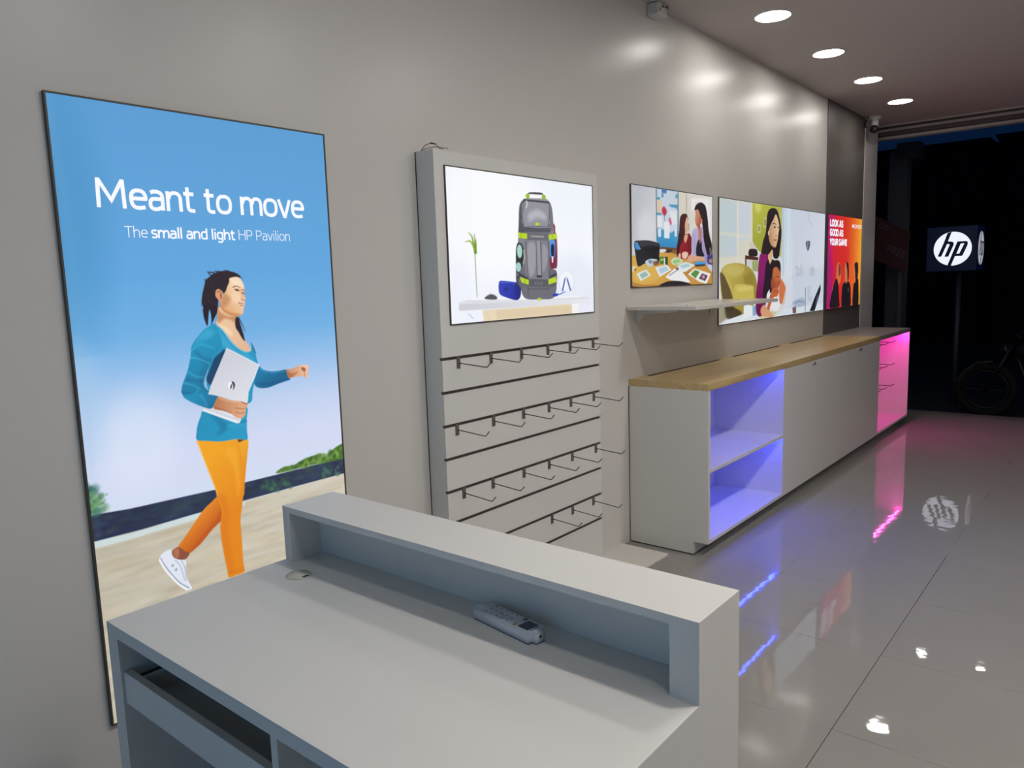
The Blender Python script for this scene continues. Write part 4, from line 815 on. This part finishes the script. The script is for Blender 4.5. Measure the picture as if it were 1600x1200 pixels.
# slat wall panel
GR = [1.110, .987, .864, .741, .618, .497, .373, .253]
sp = thing('slatwall_display_panel', 'tall white slatwall panel with dark metal grooves holding wire hooks', 'display panel', (0, 2.42, 0))
YL, YR = 1.909, 2.937
zs = [1.843]+[g+.006 for g in GR]; zb = [g-.006 for g in GR]+[0]
b_ = MB().box((0, YL, 0), (SX-.012, YR, 1.843), WHITE)
zt = 1.843
for g in GR: b_.box((SX-.012, YL, g+.0055), (SX, YR, zt), WHITE); zt = g-.0055
b_.box((SX-.012, YL, 0), (SX, YR, zt), WHITE); part(b_, 'panel_body', sp)
part(MB().box((.0002, YL-.002, 0), (.003, YR+.002, 1.8425), DARK), 'gap_shade_strip', sp)  # solid dark strip painted in for the shaded line between panel and wall
for g in GR: part(MB().box((SX-.0115, YL+.0005, g-.0055), (SX-.007, YR-.0005, g+.0055), RAIL).box((SX-.008, YL, g-.0055), (SX+.0008, YR, g-.0035), RAIL).box((SX-.008, YL, g+.0035), (SX+.0008, YR, g+.0055), RAIL), 'groove_rail', sp)
lb = lightbox('wall_lightbox', 'backlit picture of a grey and lime backpack on a shelf, set in the slatwall panel', SX, 1.957, 2.894, 1.2298, 1.793, .004, .0055)
sheet(Canvas(937, 563, 3.2, 1.7).run(ART_LB), SX+.004, 1.957, 1.2298, lb)
# pictures on the wall
for nm, lbl, art, y0, y1, z0, z1, du in (
    ('wall_lightbox', 'backlit picture of a mother and girl at a craft table with a black printer', ART_Q1, 3.372, 4.320, 1.3294, 1.849, 3.6),
    ('wall_lightbox', 'wide backlit picture of a mother and child with a green armchair behind the wall shelf', ART_Q2, 4.407, 6.424, 1.073, 1.852, 5.5)):
    t = lightbox(nm, lbl, 0, y0, y1, z0, z1, .004, .0085)
    sheet(Canvas((y1-y0)*1000, (z1-z0)*1000, du, 2.2).run(art).dim(.94), .007, y0, z0, t)
t = lightbox('wall_lightbox', 'magenta to orange backlit poster LOOK AS GOOD AS YOUR GAME on the grey strip', .006, 6.474, 7.453, 1.075, 1.854, .004, .010)
sheet(Canvas(979, 779, 6, 2.6).run(ART_Q3), .0135, 6.474, 1.075, t)
Y0, Z0 = 6.474, 1.075
strokes('LOOK AS', .015, Y0+.056, Y0+.405, Z0+.682, .054, .0155, WTEXT, t)
strokes('GOOD AS', .015, Y0+.058, Y0+.412, Z0+.605, .054, .0155, WTEXT, t)
strokes('YOUR GAME', .015, Y0+.060, Y0+.525, Z0+.529, .052, .0150, WTEXT, t)
for k_, c_ in enumerate('OMEN'): strokes(c_, .015, Y0+.738+.060*k_, Y0+.780+.060*k_, Z0+.687, .033, .0065, WTEXT, t)
part(MB().prism([(Y0+.672, Z0+.704), (Y0+.700, Z0+.722), (Y0+.728, Z0+.704), (Y0+.700, Z0+.686)], 0, .014, .0152, WTEXT), 'diamond_mark', t)

# ---------------------------------------------------------------- hooks
def make_hook(label, group, x, y, z, L, m=CHROME, pm=RAIL, RW=.0021):
    h = thing('slatwall_hook', label, 'hook', (x, y, z), group)
    part(MB().box((x-.002, y-.009, z-.041), (x+.003, y+.009, z+.002), pm, .0008, 1), 'mounting_plate', h)
    part(MB().tube([(x+.002, y+.002, z-.021), (x+L*.5, y+.002, z-.026), (x+L*.90, y+.002, z-.0305), (x+L*.94, y+.002, z-.0285), (x+L+.006, y+.003, z-.012)], RW, m, 8), 'wire_rod', h)
    return h
OR_ = ['leftmost', 'second from the left', 'third from the left', 'fourth from the left', 'fifth from the left', 'rightmost']
rows = [(1.110, 'top hook row', [1.992, 2.174, 2.361, 2.539, 2.701, 2.883]), (.864, 'second hook row', [1.971, 2.176, 2.363, 2.537, 2.699, 2.882]), (.618, 'third hook row', [1.994, 2.160, 2.355, 2.528, 2.701, 2.892]), (.373, 'lowest visible hook row', [2.539, 2.695, 2.864])]
h0 = None
for z, rn, ys in rows:
    nn = OR_ if len(ys) == 6 else ['leftmost', 'middle', 'rightmost']
    for i, y in enumerate(ys):
        l = 'steel wire slatwall hook, %s in the %s' % (nn[i], rn)
        if h0 is None: h0 = make_hook(l, 'slatwall hooks', SX, y, z, .15)
        else: dup(h0, (SX, y, z), l)
wr = MB().tube([(.02, 1.900+.02, 1.8465), (.035, 1.925, 1.862), (.06, 1.935, 1.870), (.075, 1.94, 1.862), (.07, 1.96, 1.852), (.085, 1.965, 1.848)], .0013, REDW, 6).tube([(.02, 1.92, 1.8462), (.04, 1.93, 1.853), (.07, 1.945, 1.8555), (.10, 1.975, 1.849)], .0011, BLACK, 6).tube([(.055, 1.932, 1.8685), (.072, 1.945, 1.864)], .0026, BLACK, 6)
tag(wr.build('loose_wire'), 'short loose red and black wire on top of the slatwall panel', 'wire')

# ---------------------------------------------------------------- wall shelf
ws = thing('wall_shelf', 'glossy white wall shelf on brackets below the picture with the printer', 'shelf', (0, 3.85, 1.22))
part(MB().box((.011, 3.319, 1.219), (.385, 4.383, 1.238), GLOSSW, .0015), 'shelf_board', ws)
for y in (3.425, 3.915, 4.30):
    x0 = .0005 if y < 4.3 else .011
    br = MB().prism([(x0, 1.219), (x0, 1.150), (x0+.012, 1.150), (x0+.045, 1.188), (.05+x0, 1.196), (.24, 1.204), (.24, 1.219)], 1, y-.0015, y+.0015, WHITE)
    br.box((x0, y-.012, 1.150), (x0+.002, y+.012, 1.219), WHITE).box((x0, y-.012, 1.217), (.24, y+.012, 1.219), WHITE)
    part(br, 'bracket', ws)
for q_ in ((.30, 3.40), (.20, 4.25)): part(MB().cyl((*q_, 1.238), (*q_, 1.240), .0035, DARK, 10), 'screw', ws)

# ---------------------------------------------------------------- counters
CX = .4416; C0, C1, C2, C3, C4 = 3.342, 4.36, 5.395, 6.43, 7.47; ZB = .069; ZT = .831
wt = MB().box((.036, C0, ZT), (CX, C3, .865), OAK, .001, 1).box((0.001, C0, ZT), (.012, C3, .865), OAK)
for a, b in ((3.50, 4.385), (4.575, 5.405), (5.617, 6.38)): wt.box((.012, a, ZT), (.021, b, .8646), DARK).box((.012, a, ZT), (.036, b, ZT+.008), DARK)  # dark fill inside the slots stands in for the shade of their depth
for a, b in ((C0, 3.50), (4.385, 4.575), (5.405, 5.617), (6.38, C3)): wt.box((.012, a, ZT), (.036, b, .865), OAK)
tag(wt.build('wooden_worktop', at=(.22, 4.9, ZT)), 'long pale oak worktop with cable slots along the wall, over the low white cabinets', 'worktop')
TH = .018
def carcass(y0, y1, m=WHITE, endcut=True, left=True):
    b = MB()
    for y in ((y0, y0+TH), (y1-TH, y1)):
        b.prism([(.002, .006), (.362, .006), (.362, ZB), (CX-(0 if y[0] == y0 and left else .0), ZB), (CX, ZT), (.002, ZT)], 1, y[0], y[1], m)
    b.box((.002, y0+TH, ZB), (CX, y1-TH, ZB+TH), m).box((.002, y0+TH, ZB), (.012, y1-TH, ZT-.001), m).box((.350, y0+TH, .006), (.361, y1-TH, ZB), m)
    return b
def levelling(y0, y1):
    b = MB()
    for y in (y0+.03, y1-.03):
        for x in (.05, .32): b.cyl((x, y, 0), (x, y, .0065), .012, BLACK, 12)
    b.box((.006, y0+.003, .0005), (.358, y1-.003, .006), BLACK)
    return b
o1 = thing('open_shelf_cabinet', 'low white open cabinet with two blue lit niches at the near end', 'cabinet', (.22, (C0+C1)/2, 0))
part(carcass(C0, C1), 'body', o1)
part(MB().box((.012, C0+TH, .4235), (CX-.001, C1-TH, .4415), WHITE, .0008, 1), 'shelf', o1)
for z in (ZT-.001, .4232):
    part(MB().box((.398, C0+TH+.01, z-.006), (.408, C1-TH-.004, z), BLUELED), 'led_strip', o1)
part(levelling(C0, C1), 'foot', o1)
part(MB().box((.0002, C0-.0025, .006), (.0035, C0+.01, .83), DARK), 'gap_shade_strip', o1)  # dark strip in place of shade where the end panel meets the wall
def door_cab(y0, y1, label):
    t = thing('base_cabinet', label, 'cabinet', (.22, (y0+y1)/2, 0))
    b = MB()
    for y in ((y0, y0+TH), (y1-TH, y1)): b.prism([(.002, .006), (.362, .006), (.362, ZB), (CX-.019, ZB), (CX-.019, ZT), (.002, ZT)], 1, y[0], y[1], WHITE)
    b.box((.002, y0+TH, ZB), (CX-.019, y1-TH, ZB+TH), WHITE).box((.350, y0+TH, .006), (.361, y1-TH, ZB), WHITE).box((.034, y0+TH, ZT-.06), (.045, y1-TH, ZT-.001), WHITE).box((.002, y0+TH, .1), (.012, y1-TH, ZT-.05), DARK)
    part(b, 'body', t); ym = (y0+y1)/2
    for a, c, kk in ((y0+.001, ym-.001, -1), (ym+.001, y1-.001, 1)):
        d = part(MB().box((CX-.018, a, ZB), (CX, c, ZT-.002), WHITE, .0007, 1), 'door', t)
        if kk < 0:
            sub(MB().box((CX, ym-.034, ZT-.026), (CX+.016, ym-.004, ZT-.023), CHROME, .0005, 1).box((CX, ym-.006, ZT-.028), (CX+.010, ym-.004, ZT-.012), RAIL), 'door_pull', d)
            d.children[0].matrix_parent_inverse = d.matrix_world.inverted() if False else Matrix.Identity(4)
    part(levelling(y0, y1), 'foot', t); return t
door_cab(C1, C2, 'low white two door cabinet next to the blue lit niches')
door_cab(C2, C3, 'low white two door cabinet between another cabinet and the pink lit display')
# pink display
pk = thing('display_cabinet', 'low cabinet with grey top and pink lit open display at the shop front', 'cabinet', (.22, (C3+C4)/2, 0))
part(carcass(C3+.001, C4), 'body', pk)
part(MB().box((.001, C3+.001, .831), (CX, C4, .867), GREYTOP, .001, 1), 'worktop', pk)
part(MB().box((.012, C3+TH, ZB+TH), (.052, C4-TH, ZT-.002), WHITE), 'slat_backing', pk)
part(MB().box((.398, C3+TH+.01, ZT-.007), (.408, C4-TH-.004, ZT-.001), PINKLED), 'led_strip', pk)
part(levelling(C3, C4), 'foot', pk)
h1 = None
for z, rn in ((.775, 'top'), (.575, 'middle'), (.385, 'bottom')):
    for y, nn in ((7.30, 'nearest the shop front'), (7.06, 'middle one'), (6.86, 'nearest the oak worktop')):
        l = 'wire hook in the pink lit display, %s row, %s' % (rn, nn)
        if h1 is None: h1 = make_hook(l, 'hooks in the pink display', .055, y, z, .30, DARK, DARK, .003)
        else: dup(h1, (.055, y, z), l)

# ---------------------------------------------------------------- desk
DX, DY, DW, DS, DD = .4963, .5567, 1.0428, .4030, .5462
dk = thing('cash_desk', 'white desk in the foreground with a raised back ledge and an open front', 'desk', (DX+DW/2, DY+DD/2, 0))
X1 = DX+DW; YD = DY+DD; YS = DY+DS
part(MB().box((DX, DY, .725), (X1, YD, .75), DESKM), 'desktop', dk)
part(MB().box((DX, DY, 0), (DX+.042, YD, .7249), DESKM), 'side_panel', dk)
part(MB().box((X1-.042, DY, 0), (X1, YD, .7249), DESKM), 'side_panel', dk)
part(MB().box((DX+.042, YD-.065, .06), (X1-.042, YD, .7249), DESKM), 'front_panel', dk)
part(MB().box((1.050, DY+.001, 0), (1.067, YD-.065, .7249), DESKM), 'divider_panel', dk)
part(MB().box((1.067, DY+.02, .34), (X1-.042, YD-.065, .358), DESKM), 'inner_shelf', dk)
led = MB().box((DX, YS, .8645), (X1, YD, .8786), DESKM)
led.box((DX, YS, .7501), (DX+.026, YD, .8645), DESKM).box((X1-.048, YS, .7501), (X1, YD, .8645), DESKM).box((DX+.026, YD-.062, .7501), (X1-.048, YD, .8645), DESKM)
part(led, 'raised_ledge', dk)
dr = part(MB().box((.542, DY+.004, .594), (1.046, DY+.019, .657), DESKM, .0006, 1).box((.543, DY+.0045, .657), (1.045, DY+.0185, .6580), EDGE), 'drawer', dk)
inn = MB().box((.553, DY+.019, .598), (1.035, DY+.40, .602), DESKM).box((.553, DY+.019, .602), (.565, DY+.40, .640), DESKM).box((1.023, DY+.019, .602), (1.035, DY+.40, .640), DESKM).box((.565, DY+.39, .602), (1.023, DY+.40, .640), DESKM)
inn.build('drawer_tray').parent = dr
for xa in (.5385, 1.0385): MB().box((xa, DY+.03, .612), (xa+.011, DY+.42, .640), BLACK, .002, 1).build('drawer_slide').parent = dr
for c_ in dr.children: c_.matrix_parent_inverse = Matrix.Identity(4)
gm = MB().cyl((.608, .916, .7502), (.608, .916, .7520), .027, BEIGE, 40).box((.626, .912, .7515), (.634, .926, .7524), DARK)
o_ = part(gm, 'cable_grommet', dk); o_['label'] = 'round beige cable hole cover'

# remote control
RC = Vector((1.149, .991, .7502)); RA = math.radians(-8.5)
rm = thing('remote_control', 'white air conditioner remote control lying on the desk below the ledge', 'remote control', RC); rm.rotation_euler = (0, 0, RA)
def rpart(mb, name):
    o = mb.build(name); o.parent = rm; return o
body = MB(); t = bmesh.new(); bmesh.ops.create_cube(t, size=1)
for v in t.verts: v.co = Vector((v.co.x*.168, v.co.y*(.044 if v.co.z > 0 else .040), (v.co.z+.5)*.0215))
bmesh.ops.bevel(t, geom=[e for e in t.edges if abs(e.verts[0].co.z-e.verts[1].co.z) > .01], offset=.010, segments=5, affect='EDGES')
bmesh.ops.bevel(t, geom=[e for e in t.edges if e.verts[0].co.z > .02 and e.verts[1].co.z > .02], offset=.003, segments=3, affect='EDGES')
body.join(t, RWHITE, True); ob = rpart(body, 'casing')
t = bmesh.new(); bmesh.ops.create_cube(t, size=1)
for v in t.verts: v.co = Vector((v.co.x*.1688, v.co.y*.0412, v.co.z*.001+.0006))
bmesh.ops.bevel(t, geom=[e for e in t.edges if abs(e.verts[0].co.z-e.verts[1].co.z) > .0005], offset=.010, segments=5, affect='EDGES')
sm_ = MB(); sm_.join(t, BLACK); rpart(sm_, 'base_seam')
rpart(MB().box((.040, -.014, .0213), (.066, .014, .0220), LCD, .0003, 1), 'display')
kb = MB(); rnd = random.Random(4)
for r in range(6):
    for c in range(3):
        x = .026-.0145*r; y = -.013+.013*c
        kb.box((x-.0042, y-.0042, .0213), (x+.0042, y+.0042, .0222), RWHITE, .0005, 1)
        if r: kb.box((x-.003, y-.001, .0221), (x+.001+rnd.random()*.002, y+.0012, .02235), GKEY)
rpart(kb, 'buttons')
rpart(MB().box((.029, -.017, .0213), (.036, -.008, .0226), YEL, .0005, 1), 'yellow_key'); rpart(MB().box((.029, .008, .0213), (.036, .017, .0226), GRN, .0005, 1), 'green_key')
rpart(MB().box((.069, -.012, .0213), (.0705, .012, .0219), GKEY), 'marking'); rpart(MB().cyl((.0835, 0, .012), (.0846, 0, .012), .0028, BLACK, 16), 'infrared_emitter')

# ---------------------------------------------------------------- ceiling camera, junction box
cc = thing('security_camera', 'small white ceiling security camera with a black lens by the shop front', 'camera', (.10, 7.44, CEIL))
part(MB().cyl((.10, 7.44, CEIL-.035), (.10, 7.44, CEIL), .048, WALL2, 32, .055), 'mount', cc)
part(MB().cyl((.10, 7.44, CEIL-.105), (.10, 7.44, CEIL-.035), .030, WALL2, 28), 'housing', cc)
part(MB().sphere((.10, 7.425, CEIL-.120), .036, BLACK), 'lens_ball', cc)
part(MB().tube([(.03, 7.44, CEIL-.03), (.02, 7.43, CEIL-.06), (.03, 7.42, CEIL-.10)], .006, BLACK, 8), 'cable', cc)
jb = thing('junction_box', 'small white electrical box with a yellow tag high in the ceiling corner', 'junction box', (.035, 3.60, CEIL))
part(MB().box((.001, 3.56, CEIL-.062), (.065, 3.655, CEIL-.002), WALL2, .006, 2), 'housing', jb)
part(MB().box((.0655, 3.572, CEIL-.045), (.067, 3.585, CEIL-.030), mat('yellow tag', (.35, .33, .03), .5)), 'tag', jb)
part(MB().box((.0655, 3.60, CEIL-.025), (.068, 3.609, CEIL-.014), BLACK).tube([(.067, 3.625, CEIL-.02), (.075, 3.64, CEIL-.012), (.069, 3.652, CEIL-.022)], .003, BLACK, 6), 'cable', jb)

# ---------------------------------------------------------------- outside
ASPH = mat('asphalt', (.02, .02, .022), .85); BLD = mat('building wall', (.008, .008, .009), .9); CONC = mat('concrete', (.05, .054, .065), .9)
NAVY = mat('navy sign face', (.002, .006, .03), .5, emit=(.002, .01, .05), es=.18); LOGO = mat('lit sign face', (.2, .2, .2), .5, emit=(.86, .88, 1.0), es=1.0)
SIGN2 = mat('dim sign face', (.2, .2, .2), .5, emit=(.62, .62, .72), es=.62)
struct('ground', MB().box((-12, YF, -.5), (14, 42, -.30), ASPH))
struct('trim_5', MB().box((-.2, YF, -.3), (XR, YF+.25, -.012), mat('threshold', (.10, .095, .09), .7)))
def bldg(x0, x1, z, label):
    t = thing('distant_building', label, 'building', ((x0+x1)/2, 21, -.3))
    part(MB().box((x0, 20, -.3), (x1, 26, z), BLD), 'walls', t); part(MB().box((x0-.05, 19.92, z), (x1+.05, 26, z+.06), BLD), 'parapet', t)
bldg(-9, -.76, 4.16, 'dark building silhouette across the street, left of the notch in the roofline')
bldg(-.56, 7, 4.20, 'dark building silhouette across the street, right of the notch in the roofline')
bldg(-.70, -.62, 4.04, 'narrow lower building seen in the notch of the dark roofline')
cl = thing('street_pillar', 'grey concrete pillar with a dark cap outside the shop front', 'pillar', (-.19, 9.7, -.3))
part(MB().box((-.285, 9.6, -.3), (-.095, 9.8, 2.72), CONC), 'shaft', cl)
part(MB().box((-.21, 9.58, 2.62), (.02, 9.82, 2.80), mat('cap', (.02, .02, .03), .8)), 'cap', cl)
# logo sign
sx0, sx1, sy0, sz0, sz1 = -.005, .520, 10.3, 1.352, 1.874
sg = thing('pole_sign', 'navy box sign with a lit round white hp logo on a pole outside', 'sign', (.31, sy0+.26, -.3))
part(MB().box((sx0, sy0, sz0), (sx1, sy0+.52, sz1), NAVY, .006, 2), 'sign_box', sg)
part(MB().cyl((.31, sy0+.26, -.3), (.31, sy0+.26, sz0), .03, mat('pole', (.05, .05, .07), .5), 20), 'pole', sg)
def tri(poly, hole, f, m, mb):
    t = bmesh.new()
    loops = [poly] + ([hole] if hole else [])
    ed = []
    for lp in loops:
        vs = [t.verts.new(f(p)) for p in lp]; ed += [t.edges.new((vs[i], vs[(i+1) % len(vs)])) for i in range(len(vs))]
    bmesh.ops.triangle_fill(t, use_beauty=True, use_dissolve=False, edges=ed); mb.join(t, m)
circ = [(math.cos(a*math.pi/48), math.sin(a*math.pi/48)) for a in range(96)]
def logo(face, m, navy, R=.197, cz=1.614):
    if face == 0: f0 = lambda d: (lambda p: Vector((.270+p[0]*R, sy0-d, cz+p[1]*R)))
    else: f0 = lambda d: (lambda p: Vector((sx1+d, sy0+.26+p[0]*R, cz+p[1]*R)))
    mb = MB(); tri(circ, None, f0(.004), m, mb); part(mb, 'logo_disc', sg)
    mb = MB(); tri(LOGO_H, None, f0(.007), navy, mb); tri(LOGO_P, LOGO_C, f0(.007), navy, mb); part(mb, 'logo_letters', sg)
logo(0, LOGO, NAVY); logo(1, SIGN2, NAVY)
# red board
bn = thing('street_board', 'tilted dark red board reading FREE on a pole outside', 'sign', (-.06, 9.2, -.3))
RED = mat('red board', (.04, .006, .009), .8)
part(MB().prism([(-.62, 2.155), (.042, 1.793), (.006, 1.360), (-.62, 1.640)], 1, 9.2, 9.23, RED), 'panel', bn)
part(MB().cyl((-.058, 9.26, -.3), (-.058, 9.26, 1.6), .022, CONC, 14), 'pole', bn)
PALE = mat('pale print', (.08, .06, .06), .8)
def board_text(s, cx, cz, wdt, cap, ang):
    mx = Matrix.Translation((cx, 9.197, cz)) @ Matrix.Rotation(ang, 4, 'Y') @ Matrix(((1, 0, 0, 0), (0, 0, -1, 0), (0, 1, 0, 0), (0, 0, 0, 1)))
    letters(s, 0, -wdt/2, wdt/2, -cap/2, cap, PALE, bn, mxf=mx, off=.01)
board_text('FREE', -.085, 1.585, .20, .075, math.radians(24)); board_text('GET', -.22, 1.86, .12, .05, math.radians(26))
# parked motorcycle
CHROME = mat('dull fork metal', (.02, .02, .02), .4, metal=.5)
mc = thing('parked_motorcycle', 'dark motorcycle parked in the unlit street, only its front glinting', 'motorcycle', (1.3, 10.0, -.3))
MD = mat('motorcycle paint', (.008, .008, .01), .5); y = 10.0; TYRE = mat('tyre', (.004, .004, .004), .9)
for xx in (.72, 2.02):
    wb = MB().torus((xx, y, .0), .27, .045, TYRE); wb.torus((xx, y, 0), .215, .012, CHROME, k=6)
    for k in range(8): a = k*math.pi/4; wb.cyl((xx, y, 0), (xx+.21*math.cos(a), y, .21*math.sin(a)), .004, CHROME, 6)
    wb.cyl((xx, y-.05, 0), (xx, y+.05, 0), .03, CHROME, 16); part(wb, 'wheel', mc)
fk = MB()
for s_ in (-.07, .07): fk.cyl((.72, y+s_, 0), (.96, y+s_, .52), .018, CHROME, 12)
part(fk, 'front_fork', mc)
part(MB().prism([(.42, .08), (.50, .22), (.62, .32), (.78, .34), (.78, .32), (.63, .30), (.52, .20), (.45, .08)], 1, y-.06, y+.06, MD), 'front_fender', mc)
part(MB().cyl((.86, y, .45), (.94, y, .47), .085, CHROME, 28, .06).cyl((.853, y, .448), (.862, y, .45), .078, LCD, 28), 'headlight', mc)
part(MB().tube([(1.06, y-.36, .62), (1.0, y-.25, .64), (.95, y, .56), (1.0, y+.25, .64), (1.06, y+.36, .62)], .013, CHROME), 'handlebar', mc)
tk = MB(); tk.sphere((1.22, y, .44), .20, MD, (1.25, .62, .62)); part(tk, 'fuel_tank', mc)
part(MB().box((1.40, y-.12, .36), (2.05, y+.12, .46), BLACK, .035, 3), 'seat', mc)
part(MB().tube([(.98, y, .45), (1.1, y, .1), (1.5, y, -.02), (2.02, y, 0)], .022, MD).tube([(1.0, y, .44), (1.5, y, .34), (2.0, y, .30)], .02, MD), 'frame', mc)
part(MB().box((1.12, y-.12, -.08), (1.46, y+.12, .2), mat('engine', (.01, .01, .01), .6, .3), .03, 2), 'engine', mc)
part(MB().tube([(1.2, y-.14, .0), (1.35, y-.16, -.08), (2.2, y-.17, .02)], .03, CHROME), 'exhaust', mc)
